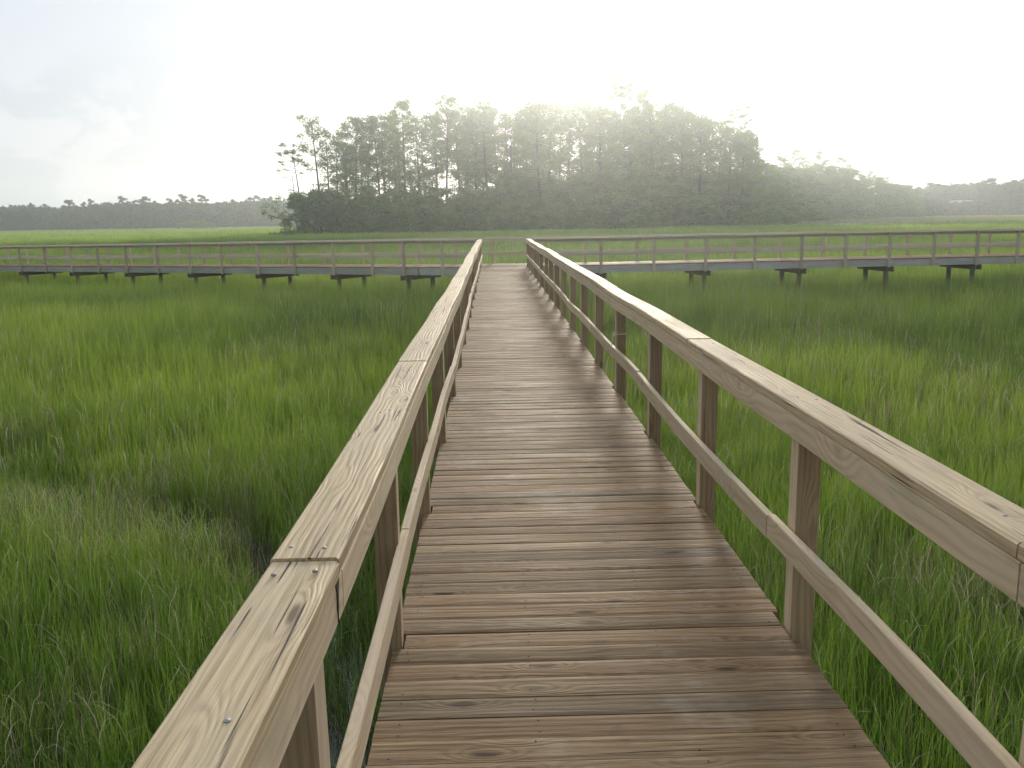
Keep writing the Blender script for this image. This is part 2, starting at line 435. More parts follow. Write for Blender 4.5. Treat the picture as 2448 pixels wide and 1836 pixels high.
# ---- side boardwalks (cross arms)
def arm(label, nearA, nearB, farA, farB, npx, fpx, supports_px, seed, off0n, off0f, tend, railn0=0, railf0=0):
    root = tag(empty('boardwalk', nearA), label, 'boardwalk')
    loc = Vector(nearA)
    def W(v): return Vector(v) - loc
    nA, nB, fA, fB = map(W, (nearA, nearB, farA, farB))
    out = -1 if nB.x > nA.x else 1
    ln = Line(nA, nB, out); lf = Line(fA, fB, -out)
    # make sure n points towards the camera for near line
    if ln.n.y > 0: ln.n = -ln.n
    if lf.n.y < 0: lf.n = -lf.n
    def t_of(px, line):
        k = az(px); A = line.A + loc; d = line.d
        # (A.x + d.x t) = k (A.y + d.y t)
        return (k * A.y - A.x) / (d.x - k * d.y)
    tn = [t_of(p, ln) for p in npx]; tf = [t_of(p, lf) for p in fpx]
    sp_ = (tn[-1] - tn[0]) / (len(tn) - 1)
    while tn[-1] < ln.len - sp_: tn.append(tn[-1] + sp_)
    spf = (tf[-1] - tf[0]) / (len(tf) - 1)
    while tf[-1] < lf.len - abs(spf) and spf > 0: tf.append(tf[-1] + spf)
    d2 = Vector((ln.d.x, ln.d.y, 0)); inn = -ln.n
    wid = (fB - nB).dot(inn)
    def frame(a, y, z): return ln.A + ln.d * y + inn * a + Vector((0, 0, z))
    return root, ln, lf, tn, tf, frame, wid, t_of, loc

def finish_arm(res, seed, y0, y1, sup_px, tn0=0, tf0=0, labels=('', ''), notch=True):
    root, ln, lf, tn, tf, frame, wid, t_of, loc = res
    planks(root, lambda y, w: .0, lambda y, w: wid + .02, y0, y1, .132, frame, seed, detail=False)
    up = (0, 0, 1)
    boards_simple('rim_board', [([ln.p(y0, -.022, 0), ln.p((y0 + y1) / 2, -.022, 0), ln.p(y1, -.022, 0)], ln.n, up, rect(-.019, .019, -.29, -.040))], M_RIM, root)
    boards_simple('rim_board', [([lf.p(max(tf0, 0), -.022, 0), lf.p(lf.len * .5, -.022, 0), lf.p(lf.len, -.022, 0)], lf.n, up, rect(-.019, .019, -.29, -.040))], M_RIM, root)
    J = lambda a, b, s: [a + s * k for k in range(1, int((b - a) / s))]
    railing(ln, tn, root, seed + 1, tn0, ln.len, J(tn0, ln.len, 3.9), J(tn0, ln.len, 4.1), J(tn0, ln.len, 3.95), .012, labels[0], post_lo=-.32, pmat=M_POST2)
    railing(lf, tf, root, seed + 2, tf0, lf.len, J(tf0, lf.len, 3.7), J(tf0, lf.len, 4.3), J(tf0, lf.len, 3.9), .014, labels[1], post_lo=-.32, pmat=M_POST2)
    for (pa, pb) in sup_px:
        ta = pa if isinstance(pa, float) else t_of(pa, ln)
        c0 = ln.p(ta, .03); c1 = c0 + (-ln.n) * (wid + .1)
        zb = c0.z
        c0.z = c1.z = 0
        bent(root, c0, c1, 0, zb, lo=MUD - .6 - loc.z, beam_over=.14, piles=(.10, .86), zt=-.295)

left = arm('wooden boardwalk branching off to the left beyond the end of the main one', (-2.75, 32.2, 0), (-31.5, 50.3, -.43), (-1.75, 33.9, 0), (-30.6, 51.95, -.43),
           [963, 887.5, 794, 700, 612, 525, 448, 370, 296, 228, 163, 99.7, 39.6], [1000, 952, 861.7, 768, 681], None, 41, 0, 0, 0)
left_sup = [(t, None) for t in (965, 796, 614, 450, 298, 165, 42)]
def fixt(res, extra):
    root, ln, lf, tn, tf, *_ = res
    return res
# far posts of the left arm go on at the same spacing to the left
finish_arm(left, 42, .0, left[1].len, left_sup, -.02, 0.0, ('front railing of the left-hand side boardwalk', 'back railing of the left-hand side boardwalk'))
right = arm('wooden boardwalk branching off to the right beyond the end of the main one', (1.35, 31.57, 0), (32, 34.35, 0.0), (1.6, 33.95, 0), (31.8, 36.25, 0.0),
            [1436.6, 1564, 1688.7, 1806.8, 1919.6, 2025, 2131, 2237.5, 2342, 2439], [1400.4, 1524, 1643.7, 1759.8, 1869.5, 1971.6, 2074, 2176.8, 2278, 2373], None, 61, 0, 0, 0)
right_sup = [(t, None) for t in (1440, 1691, 1922, 2133, 2344)]
finish_arm(right, 62, 0, right[1].len, right_sup, .02, 0.0, ('front railing of the right-hand side boardwalk', 'back railing of the right-hand side boardwalk'))

# ---- junction platform
plat = tag(empty('platform', (0, YE, 0)), 'small plank landing where the three boardwalks meet', 'boardwalk landing')
loc = Vector((0, YE, 0))
# boards run across the line of sight's perpendicular: along X, filling the polygon
mb = MB(); r = random.Random(9)
yy = YE + .003
def xl_at(y):
    # left border: from (-.43,31.55) out to (-2.75,32.2) then to (-1.75,33.9)
    if y < 32.2: return -.43 + (-2.75 + .43) * (y - YE) / (32.2 - YE)
    return -2.75 + (y - 32.2) / (33.9 - 32.2) * 1.0
def xr_at(y): return 1.34 + (y - YE) / (33.95 - YE) * .2
while yy < 33.85:
    w = .1245; a, b = max(xl_at(yy), xl_at(yy + w)) + .004, xr_at(yy)
    dz = r.uniform(-.002, .002)
    mb.board([(a, yy - YE, dz - .001), ((a + b) / 2, yy - YE, dz), (b, yy - YE, dz - .001)], (0, 1, 0), (0, 0, 1), [(w, -.036), (w, -.006), (w - .012, 0), (.012, 0), (0, -.006), (0, -.036)], tone=r.uniform(.2, .8))
    yy += .1295
mb.build('deck', [M_DECK], plat)
rimp = []
boards_simple('rim_board', [([(-.5, 0.02, 0), (-1.6, .33, 0), (-2.7, .64, 0)], (0.27, .96, 0), (0, 0, 1), rect(-.019, .019, -.29, -.040))], M_RIM, plat)
boards_simple('rim_board', [([(-1.7, 2.34, 0), (0, 2.36, 0), (1.5, 2.38, 0)], (0, 1, 0), (0, 0, 1), rect(-.019, .019, -.29, -.040))], M_RIM, plat)
lp = Line((-1.75, 33.93 - YE, 0), (1.6, 33.97 - YE, 0), 1)
railing(lp, [(at(1088, 33.95) + 1.75), (at(1175, 33.95) + 1.75), (at(1288, 33.95) + 1.75)], plat, 77, .0, lp.len - .01, [3.05], [3.05], [3.05], .006, 'railing closing off the far side of the landing', post_lo=-.32, pmat=M_POST2)
lq = Line((-.62, .07, 0), (-2.74, .64, 0), 1)
if lq.n.y > 0: lq.n = -lq.n
railing(lq, [at(1053, 32.0) / -1 - .62], plat, 78, .0, lq.len - .01, [], [], [], .004, 'short railing along the near left edge of the landing', post_lo=-.32, pmat=M_POST2)
bent(plat, (-.3, .25, 0), (-.3, 2.3, 0), 0, 0, lo=MUD - .6)
bent(plat, (1.2, .25, 0), (1.2, 2.3, 0), 0, 0, lo=MUD - .6)

# ------------------------------------------------------------------ trees
def leafmat(name, c1, c2, c3, trans=.35):
    m = NT(name)
    tone = m.attr('tone')
    pos = m.node('ShaderNodeNewGeometry').outputs['Position']
    n = m.noise(m.vmul(pos, (.12, .12, .12)), 1, 3, .6)
    col = m.mix(m.ramp(tone, 0, 1), c1, c2)
    col = m.mix(m.math('MULTIPLY', m.ramp(n, .42, .68), .6), col, c3)
    d = m.node('ShaderNodeBsdfDiffuse'); m.l.new(col, d.inputs[0])
    t = m.node('ShaderNodeBsdfTranslucent'); m.l.new(m.mix(.35, col, (.20, .32, .04)), t.inputs[0])
    mx = m.node('ShaderNodeMixShader'); mx.inputs[0].default_value = trans
    m.l.new(d.outputs[0], mx.inputs[1]); m.l.new(t.outputs[0], mx.inputs[2]); m.l.new(mx.outputs[0], m.out.inputs[0])
    return m.m
M_PINE = leafmat('pine_needles', (.050, .115, .022), (.150, .295, .038), (.105, .205, .032), .5)
M_OAK = leafmat('oak_leaves', (.050, .125, .025), (.175, .345, .060), (.085, .195, .045), .5)
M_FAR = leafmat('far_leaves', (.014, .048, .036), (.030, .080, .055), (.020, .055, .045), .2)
def barkmat(name, a, b):
    m = NT(name); pos = m.node('ShaderNodeNewGeometry').outputs['Position']
    n = m.noise(m.vmul(pos, (3, 3, .7)), 1, 3, .6)
    m.principled(m.mix(m.ramp(n, .35, .65), a, b), .95, None, .1); return m.m
M_BARK = barkmat('pine_bark', (.10, .105, .066), (.065, .068, .045))
M_BARKG = barkmat('grey_bark', (.22, .20, .175), (.13, .12, .105))

def soup(cents, rads, per, size, rng, elong=1.0, shell=.55):
    """random leaf triangles spread through ellipsoids -> verts, faces, tone"""
    cents = np.asarray(cents, float); rads = np.asarray(rads, float)
    if rads.ndim == 1: rads = np.stack([rads, rads, rads * .7], 1)
    per = np.broadcast_to(np.asarray(per), (len(cents),)).astype(int)
    idx = np.repeat(np.arange(len(cents)), per); n = len(idx)
    d = rng.normal(size=(n, 3)); d /= np.linalg.norm(d, axis=1)[:, None]
    rr = rng.random(n) ** shell
    P = cents[idx] + d * rads[idx] * rr[:, None]
    a = rng.normal(size=(n, 3)); a[:, 2] *= .6; a /= np.linalg.norm(a, axis=1)[:, None]
    b = np.cross(a, rng.normal(size=(n, 3))); b /= np.linalg.norm(b, axis=1)[:, None] + 1e-9
    s = size * (.55 + .9 * rng.random(n))[:, None]
    v = np.stack([P - a * s * .5 * elong, P + b * s * .55, P + a * s * .5 * elong - b * s * .15], 1).reshape(-1, 3)
    f = np.arange(3 * n).reshape(n, 3)
    ctone = rng.random(len(cents))
    t = np.clip(ctone[idx] * .6 + rng.random(n) * .4, 0, 1).repeat(3)
    return v, f, t

def crown_obj(name, parts, mat, parent):
    vs, fs, ts = [], [], []; o = 0
    for v, f, t in parts:
        vs.append(v); fs.append(f + o); ts.append(t); o += len(v)
    me = np_mesh(name, np.concatenate(vs), np.concatenate(fs), mat, {'tone': ('FLOAT', np.concatenate(ts))})
    return link(bpy.data.objects.new(name, me), parent)

def limbs_obj(name, limbs, mat, parent):
    vs, fs = [], []
    for pts, r0, r1, n in limbs:
        k = len(pts); rr = [r0 + (r1 - r0) * (i / (k - 1)) for i in range(k)]
        v, f = tube(pts, rr, n); o = len(vs)
        vs += v; fs += [tuple(i + o for i in q) for q in f]
    me = np_mesh(name, vs, fs, mat, smooth=False)
    return link(bpy.data.objects.new(name, me), parent)

def pine(name, h, lo, cr, nb, per, seed, lean=0., top=1.0, size=.31, mat=None, bark=None, flatc=.8, side=0., dead=0, cl=1.0):
    rg = random.Random(seed); rng = np.random.default_rng(seed)
    root = empty(name)
    wob = [rg.uniform(-1, 1) for _ in range(4)]
    def tp(u):
        return Vector((lean * h * u + .02 * h * math.sin(u * 3.5 + wob[0] * 3) * wob[1], .015 * h * math.sin(u * 3 + wob[2] * 3), h * u))
    r0 = h * .0125 + .04
    limbs = [([tp(i / 9) for i in range(10)], r0, .04, 7)]
    C, Rr = [], []
    ga = rg.uniform(0, 6)
    for i in range(nb):
        u = (i + .5) / nb; z = lo + (1 - lo) * (u ** .9)
        prof = max(.18, 1 - ((u - .42) / (.72 if u > .42 else .60)) ** 2) ** .6
        L = cr * prof * rg.uniform(.55, 1.1); ga += 2.4 + rg.uniform(-.5, .5)
        el = R(rg.uniform(5, 30) + 30 * u)
        b = tp(min(z, .985)); dx = math.cos(ga) + side * .5
        e = b + Vector((dx * L * math.cos(el), math.sin(ga) * L * math.cos(el), L * math.sin(el) * .8))
        m_ = (b + e) / 2 + Vector((0, 0, -.08 * L))
        limbs.append(([b, m_, e], .05 + L * .012, .025, 4))
        cs = cl * (rg.uniform(.8, 1.35))
        C.append(e); Rr.append((cs, cs, cs * flatc))
        for _ in range(2):
            if rg.random() < .75:
                q = rg.uniform(.45, .95); s2 = cs * rg.uniform(.55, .85)
                C.append(b + (e - b) * q + Vector((rg.uniform(-.7, .7), rg.uniform(-.7, .7), rg.uniform(-.2, .6)))); Rr.append((s2, s2, s2 * flatc))
    C.append(tp(1.0)); Rr.append((.8 * cl, .8 * cl, .6 * cl))
    for i in range(dead):
        z = rg.uniform(.35, lo + .05); ga = rg.uniform(0, 6.3); L = rg.uniform(.8, 2.4)
        b = tp(z); e = b + Vector((math.cos(ga) * L, math.sin(ga) * L, rg.uniform(-.3, .9)))
        limbs.append(([b, (b + e) / 2 + Vector((0, 0, .12)), e], .04, .015, 3))
    limbs_obj('trunk', limbs, bark or M_BARK, root)
    vol = np.array([c[0] * c[1] for c in Rr])
    crown_obj('crown', [soup([tuple(c) for c in C], Rr, np.maximum(8, per * vol), size, rng, 1.25)], mat or M_PINE, root)
    return root

def bushy(name, h, r, seed, nclump=34, per=60, size=.42, mat=None, base=.04, stems=3):
    rg = random.Random(seed); rng = np.random.default_rng(seed)
    root = empty(name); C, Rr, limbs = [], [], []
    for i in range(stems):
        a = rg.uniform(0, 6.3); e = Vector((math.cos(a) * r * .45, math.sin(a) * r * .45, h * rg.uniform(.55, .8)))
        limbs.append(([Vector((math.cos(a) * .3, math.sin(a) * .3, 0)), Vector((e.x * .35, e.y * .35, e.z * .45)), e], .17, .05, 6))
    for i in range(nclump):
        u = (i + .5) / nclump
        z = h * (base + (1 - base) * u ** .85)
        pr = r * (max(.05, 1 - ((z / h - .38) / .68) ** 2)) ** .5
        a = rg.uniform(0, 6.283); q = rg.uniform(.35, 1.0) ** .6
        s_ = rg.uniform(.6, 1.35) * r * .27
        C.append((math.cos(a) * pr * q, math.sin(a) * pr * q, max(s_ * .4, z - s_ * .4))); Rr.append((s_, s_, s_ * .72))
    limbs_obj('trunk', limbs, M_BARKG, root)
    vol = np.array([c[0] ** 2 for c in Rr])
    crown_obj('crown', [soup(C, Rr, np.maximum(20, per * vol), size, rng)], mat or M_OAK, root)
    return root

def copy_thing(src):
    r = src.copy(); COL.objects.link(r)
    for ch in src.children:
        c = ch.copy(); COL.objects.link(c); c.parent = r
    return r

_used = set()
def put(src, px, Y, h_src, ytop=None, sx=1.0, label=None, cat='tree', group=None, dz=0., rz=None, htop=None):
    o = src if src.name not in _used else copy_thing(src)
    _used.add(src.name)
    X = at(px, Y); z0 = gz(X, Y) - .1
    s = ((zat(px, ytop, Y) if htop is None else htop + z0) - z0) / h_src
    o.location = (X, Y, z0)
    o.rotation_euler = (0, 0, rnd.uniform(0, 6.28) if rz is None else rz)
    o.scale = (s * sx, s * sx, s)
    tag(o, label, cat, group)
    return o

def smooth(a, b, x):
    t = np.clip((x - a) / (b - a), 0, 1); return t * t * (3 - 2 * t)
_gn = VN(3)
def gz(X, Y):
    """ground height"""
    X = np.asarray(X, float); Y = np.asarray(Y, float)
    d = np.sqrt(X * X + Y * Y)
    z = MUD + .62 * smooth(55, 110, d) + (_gn(X / 14 + 30, Y / 14 + 30) - .5) * .22
    # island of higher ground under the grove
    isl = smooth(1.25, .75, np.sqrt(((X - 35) / 95) ** 2 + ((Y - 208) / 36) ** 2))
    z = z + isl * .5 + smooth(380, 460, Y) * .6
    return float(z) if z.ndim == 0 else z

# --- templates
P1 = [pine('pine_tree', 23, .46, 3.4, 40, 58, 101 + i, lean=rnd.uniform(-.015, .02), dead=3) for i in range(3)]          # full crowns
P2 = [pine('pine_tree', 23, .36, 3.0, 34, 46, 201 + i, lean=rnd.uniform(-.03, .03), dead=4, cl=.85) for i in range(3)]     # looser
P3 = [pine('pine_tree', 24, .28, 4.3, 60, 62, 301 + i, cl=1.15) for i in range(2)]     # broad dense
B1 = [bushy('bushy_tree', 9, 4.2, 401 + i, 60, 90) for i in range(4)]
B2 = [bushy('bushy_tree', 12, 4.0, 421 + i, 70, 90) for i in range(3)]

GP = 'pines of the grove beyond the landing'
# distinctive pines: (px, top y, distance, template, template height, width, label)
special = [
 (766, 291, 172, pine('pine_tree', 22, .58, 3.3, 20, 44, 511, lean=-.02, side=-.25, dead=4), 22, 'slender pine with open rounded crown, second from the left end of the grove'),
 (789, 318, 176, pine('pine_tree', 20, .42, 2.6, 18, 44, 512, dead=3), 20, 'lower thin pine just right of the slender open-crowned one at grove left'),
 (828, 322, 178, pine('pine_tree', 20, .5, 2.6, 16, 40, 513, dead=4), 20, 'twin-stemmed looking thin pine between the open-crowned pines, grove left'),
 (970, 250, 174, pine('pine_tree', 26, .55, 3.8, 34, 66, 514, dead=4), 26, 'thick-trunked pine whose bushy crown is first to rise above the left half'),
 (1075, 243, 175, pine('pine_tree', 26.5, .50, 4.2, 38, 66, 515, lean=-.01, dead=4), 26.5, 'tall round-headed pine, highest of the left half of the grove'),
 (1165, 257, 178, pine('pine_tree', 25, .40, 3.9, 38, 66, 516), 25, 'round-headed pine directly behind the landing opening'),
 (1290, 262, 170, pine('pine_tree', 25, .30, 5.2, 56, 75, 517, cl=1.25), 25, 'broad domed dense pine standing right behind the near end of the right railing'),
 (1486, 186, 186, pine('pine_tree', 33, .64, 4.0, 30, 90, 518, flatc=.5, dead=9, cl=1.1, side=-.1), 33, 'tallest tree of all, sparse flat-tufted pine poking high above the grove'),
 (1531, 222, 190, pine('pine_tree', 30, .45, 3.4, 44, 84, 519, cl=1.05), 30, 'high narrow pine leaning against the right side of the tallest one'),
 (1755, 270, 200, pine('pine_tree', 27, .62, 4.4, 19, 75, 520, flatc=.4, side=.5, bark=None, dead=2), 27, 'pine with bare pale trunk and layered crown at the right end of the grove'),
]
for px, yt, D, tpl, hs, lab in special: put(tpl, px, D, hs, yt, 1.0, lab, rz=0, group=None)
# pale bark on the right-end pine
for ch in special[-1][3].children:
    if ch.name.startswith('trunk'): ch.data.materials[0] = M_BARKG
lone = pine('pine_tree', 17, .72, 3.3, 13, 52, 530, lean=-.10, flatc=.38, side=-.35, dead=2, cl=.85)
put(lone, 727, 169, 17, 362, 1.0, 'small leaning pine with flat lopsided crown at the far left tip of the grove', rz=0)

def snag(h, seed, nb, lean=0, br=1.0):
    rg = random.Random(seed); root = empty('dead_tree')
    P = lambda u: Vector((lean * h * u + math.sin(u * 4) * .012 * h, 0, h * u))
    L = [([P(i / 7) for i in range(8)], .24 * br, .07, 6)]
    for i in range(nb):
        u = rg.uniform(.35, .92); a = rg.choice((0, 3.14)) + rg.uniform(-.7, .7); l = rg.uniform(1., 2.6) * br
        b = P(u); e = b + Vector((math.cos(a) * l, math.sin(a) * l, rg.uniform(-.2, .8) * l * .6)); m_ = (b + e) / 2 + Vector((0, 0, .18 * l))
        L.append(([b, m_, e], .10 * br, .045, 4))
        e2 = e + Vector((math.cos(a) * .7, 0, -.3)); L.append(([m_, (m_ + e2) / 2 + Vector((0, 0, .3)), e2], .05, .03, 3))
    limbs_obj('trunk', L, M_BARKG, root)
    return root
put(snag(14, 61, 7), 707, 168, 14, 418, 1, 'thin bare dead trunk beside the leaning pine at the grove left tip', rz=0)
put(snag(22, 62, 5, br=1.5), 1803, 205, 22, 345, 1, 'dead trunk with forked bare limb at the right edge of the grove', rz=0)
put(snag(21, 63, 8, br=.75), 1828, 215, 21, 316, 1, 'needle-thin dead tree standing alone against the sky right of the grove', rz=.2)
put(snag(12, 64, 5, br=.8), 2005, 395, 17, 474, 1, 'bleached dead stem in front of the receding trees on the right', rz=.2)
put(snag(20, 65, 5, br=1.1), 2135, 420, 20, 436, 1, 'small bare dead treetop above the receding trees on the right', rz=.2)

# the rest of the grove
rest = [(955, 400, 189, 2), (985, 415, 186, 2), (1012, 395, 190, 2), (1036, 410, 187, 2), (965, 440, 182, 2), (1020, 440, 182, 2),
        (808, 330, 183, 2), (858, 292, 176, 1), (838, 345, 187, 2), (885, 297, 181, 2), (905, 289, 178, 1), (925, 300, 186, 2), (945, 285, 190, 1), (1000, 292, 183, 2), (1022, 305, 190, 2),
        (1047, 283, 186, 1), (1100, 275, 184, 1), (1121, 268, 190, 1), (1143, 282, 180, 3), (1190, 268, 187, 1), (1210, 285, 182, 2), (1232, 276, 190, 2), (1258, 272, 186, 1),
        (1318, 262, 184, 1), (1340, 270, 190, 1), (1362, 290, 182, 2), (1388, 254, 182, 1), (1412, 263, 188, 1), (1437, 270, 176, 3), (1460, 290, 184, 1), (1508, 275, 178, 3), (1553, 262, 182, 1), (1582, 258, 186, 1),
        (1604, 268, 192, 3), (1626, 278, 184, 1), (1650, 284, 190, 3), (1672, 289, 184, 1), (1695, 300, 190, 3), (1720, 297, 196, 2), (1742, 318, 192, 3), (1772, 328, 194, 3), (1790, 345, 198, 3),
        (870, 330, 192, 2), (960, 310, 195, 2), (1150, 292, 196, 1), (1270, 300, 196, 3), (1430, 295, 196, 2), (1530, 290, 197, 3), (1570, 300, 196, 3), (1230, 300, 178, 2), (1488, 300, 176, 3), (1110, 300, 196, 2)]
k = 0
for px, yt, D, kind in rest:
    tp_ = {1: P1, 2: P2, 3: P3}[kind]; k += 1
    half = 'left' if px < 1180 else 'right'
    lab = {('left', 1): 'green pine with full rounded crown inside the left half of the grove', ('left', 2): 'loose-crowned pine with slim dark trunk inside the left half of the grove',
           ('left', 3): 'broad dense pine inside the left half of the grove', ('right', 1): 'full-crowned pine in the hazy sunlit half of the grove',
           ('right', 2): 'thin loose-crowned pine in the hazy sunlit half of the grove', ('right', 3): 'broad heavy-crowned pine in the hazy sunlit half of the grove'}[(half, kind)]
    put(tp_[k % len(tp_)], px + rnd.uniform(-3, 3), D, 24 if kind == 3 else 23, yt, rnd.uniform(1.05, 1.35), lab, group=GP + ', ' + half + ' half, ' + {1: 'full', 2: 'loose', 3: 'broad'}[kind])

for i in range(30):                                # lower pines filling in between and behind
    px = 800 + i * 32 + rnd.uniform(-10, 10); yt = rnd.uniform(345, 425); D = rnd.uniform(184, 197)
    if 940 < px < 1060: yt = rnd.uniform(380, 430)
    half = 'left' if px < 1180 else 'right'
    put(P2[i % 3], px, D, 23, yt, rnd.uniform(1.1, 1.5), 'shorter loose-needled pine filling the %s half of the grove below the tall crowns' % half, group='shorter filling pines, ' + half + ' half')

# undergrowth trees along the foot (px, top y)
under = [(735, 468), (760, 452), (790, 462), (812, 455), (840, 470), (866, 462), (893, 474), (920, 480), (946, 468), (972, 474), (1000, 480), (1028, 474), (1055, 470), (1082, 470), (1108, 464),
         (1135, 452), (1162, 445), (1190, 436), (1218, 432), (1246, 432), (1275, 440), (1302, 430), (1330, 432), (1358, 428), (1386, 426), (1414, 424), (1442, 420), (1470, 416), (1500, 418),
         (1530, 416), (1560, 422), (1590, 428), (1620, 432), (1652, 436), (1684, 440), (1716, 446)]
k = 0
for i, (px, yt) in enumerate(under):
    yt += rnd.uniform(-24, 16)
    D = 171 + (px - 1500) * .09 * (px > 1500) + rnd.uniform(0, 4)
    tpl = (B1 if yt > 455 else B2)[k % (4 if yt > 455 else 3)]; k += 1
    zone = 'left' if px < 1180 else 'right'
    put(tpl, px, D, 9 if yt > 455 else 12, yt, rnd.uniform(1.0, 1.25), 'dark bushy tree low at the foot of the pines, %s of the landing' % zone, group='bushy trees at the foot of the grove, ' + zone)
for i in range(26):                                # second, lower front row
    px = 850 + i * 37 + rnd.uniform(-8, 8)
    yt = 505 + rnd.uniform(-26, 18) - (22 if px > 1150 else 0)
    D = 167.5 + max(0, px - 1500) * .1 + rnd.uniform(-1, 1)
    zone = 'left' if px < 1180 else 'right'
    put(B1[i % 4], px, D, 9, yt, 1.5, 'low rounded bush at the marsh edge in front of the grove, %s of the landing' % zone, 'bush', 'bushes at the marsh edge, ' + zone)

# spreading live oak at the left tip
def live_oak():
    root = empty('oak_tree'); rg = random.Random(8); rng = np.random.default_rng(8)
    def V3(a): return [Vector(p) for p in a]
    L = [(V3([(2.4, 0, 0), (1.2, 0, 1.6), (-.6, .2, 2.9), (-3, .3, 3.3), (-5.2, 0, 3.6), (-7.4, 0, 4.3)]), .34, .07, 7),
         (V3([(5.4, 0, 0), (5.2, 0, 2.2), (4.6, 0, 4.2), (3.2, .2, 6.2), (1.8, 0, 8.2)]), .40, .08, 7),
         (V3([(5.2, 0, 2.2), (6.2, 0, 4.6), (7.4, 0, 6.8)]), .24, .06, 6), (V3([(-.6, .2, 2.9), (-1.8, 0, 5), (-2.6, 0, 6.6)]), .16, .05, 5),
         (V3([(4.6, 0, 4.2), (2.2, .4, 5.0), (0, .2, 5.9)]), .16, .05, 5), (V3([(-3, .3, 3.3), (-4.2, .2, 5), (-5.8, 0, 6.2)]), .11, .04, 5), (V3([(1.2, 0, 1.6), (.9, 0, 3.6), (1.1, 0, 5.6)]), .13, .05, 5)]
    C, Rr = [], []
    spots = [(-8, 4.6), (-7, 5.6), (-5.9, 6.5), (-5, 7.2), (-6.6, 3.8), (-4.4, 4.2), (-3.4, 5.6), (-2.7, 7.2), (-1.8, 5.9), (-4.6, 2.6), (-3.2, 2.0), (-1.2, 4.1), (0, 6.4), (1.1, 8.4), (.6, 7.2), (2, 9.2), (2.8, 8.4),
             (3.4, 7), (1.4, 5.6), (2.6, 5.2), (4.8, 7.6), (5.8, 6.6), (6.6, 8), (7.8, 7.2), (8.2, 5.6), (6.8, 5.2), (8.6, 3.6), (7.4, 3.2), (-.2, 2.4), (-2.2, 3.2), (4.2, 5.6), (8.8, 1.8), (7.2, 1.4), (-5.4, 5.2)]
    for x, z in spots:
        s_ = rg.uniform(.75, 1.15); C.append((x + rg.uniform(-.3, .3), rg.uniform(-1.6, 1.6), z)); Rr.append((s_ * 1.15, s_, s_ * .72))
    limbs_obj('trunk', L, M_BARK, root)
    crown_obj('crown', [soup(C, Rr, 58, .34, rng)], M_OAK, root)
    return root
put(live_oak(), 741, 168, 9.9, 434, 1.0, 'spreading oak with curved dark limbs reaching left over the marsh', rz=0)

# trees receding to the right of the grove
rec = [(1745, 415), (1775, 400), (1800, 402), (1822, 398), (1845, 404), (1868, 398), (1890, 402), (1912, 398), (1936, 395), (1958, 397), (1980, 402), (2000, 398), (2022, 408), (2045, 422), (2065, 426), (2086, 430), (2106, 436), (2126, 442), (2146, 448), (2164, 452), (2182, 456)]
for i, (px, yt) in enumerate(rec):
    yt += rnd.uniform(-3, 15) if i % 3 else rnd.uniform(-9, -2)
    D = 205 + max(0, px - 1745) * .45 + rnd.uniform(-4, 4)
    put(B2[i % 3], px, D, 12, yt, rnd.uniform(.8, 1.25) * (1 if px < 2040 else 1.25), 'bushy tree in the wooded bank stepping down to the right of the grove', group='trees of the receding wooded bank')
for i in range(20):
    px = 1750 + i * 22; D = 190 + (px - 1745) * .43
    yt = 462 + (px - 1750) * .06 + rnd.uniform(-26, 20)
    put(B1[i % 4], px, D, 9, yt, 1.5 + (px - 1750) * .0012, 'lower bush along the front of the wooded bank on the right', 'bush', 'bushes along the receding bank')
for px, yt, lab in ((1861, 376, 'spindly little pine rising above the bank just right of the thin dead tree'), (1895, 366, 'small umbrella-headed pine above the wooded bank'),
                    (1950, 368, 'ragged pine with two tufts above the middle of the wooded bank'), (2003, 382, 'rounded open tree, last to rise above the bank on the right')):
    t_ = pine('pine_tree', 20, .62, 3.2, 15, 44, int(px), dead=2, flatc=.45)
    put(t_, px, 215 + (px - 1745) * .45, 20, yt, 1.0, lab, rz=0)

# far woods: masses one cannot count, plus the trees that stand out of them
def woods(name, label, prof, Dfun, depth, seed, size=1.0, dens=1.0, base=-1.7, gap=None):
    rng = np.random.default_rng(seed); C, Rr = [], []
    pxs = np.arange(prof[0][0], prof[-1][0], 3.2)
    tops = np.interp(pxs, [p[0] for p in prof], [p[1] for p in prof]) + rng.normal(0, 1.6, len(pxs))
    vn = noise1(seed + 5)
    for px, yt in zip(pxs, tops):
        D = Dfun(px); yt = yt - 3 + vn(px * .05) * 3.0
        for row in range(3):
            d = D + row * depth / 2 + rng.uniform(-2, 2)
            X = at(px, d) + rng.uniform(-1, 1); zt = zat(px, yt + (6 - 3 * row if row < 2 else 0) + rng.uniform(0, 3), d)
            if gap and gap[0] < px < gap[1] and row < 2: zt = zat(px, gap[2] + rng.uniform(-1.5, 1.5), d); d = D + row * 2
            z = base
            while z < zt:
                s_ = rng.uniform(1.3, 2.1) * D / 400
                C.append((X + rng.uniform(-1, 1), d + rng.uniform(-1.5, 1.5), min(z + s_ * .5, zt - s_ * .3))); Rr.append((s_ * 1.1, s_ * 1.1, s_ * .85)); z += s_ * 1.15
    v, f, t = soup(C, Rr, int(44 * dens), size, rng)
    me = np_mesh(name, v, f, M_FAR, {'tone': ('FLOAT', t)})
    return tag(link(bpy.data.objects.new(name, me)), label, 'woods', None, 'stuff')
woods('far_woods', 'long low band of hazy blue-green woods across the far left shore', [(-160, 509), (0, 502), (60, 500), (130, 503), (200, 499), (260, 494), (330, 491), (400, 493), (470, 492), (560, 490), (640, 487), (720, 486), (1000, 484)], lambda p: 400, 22, 71, size=1.25)
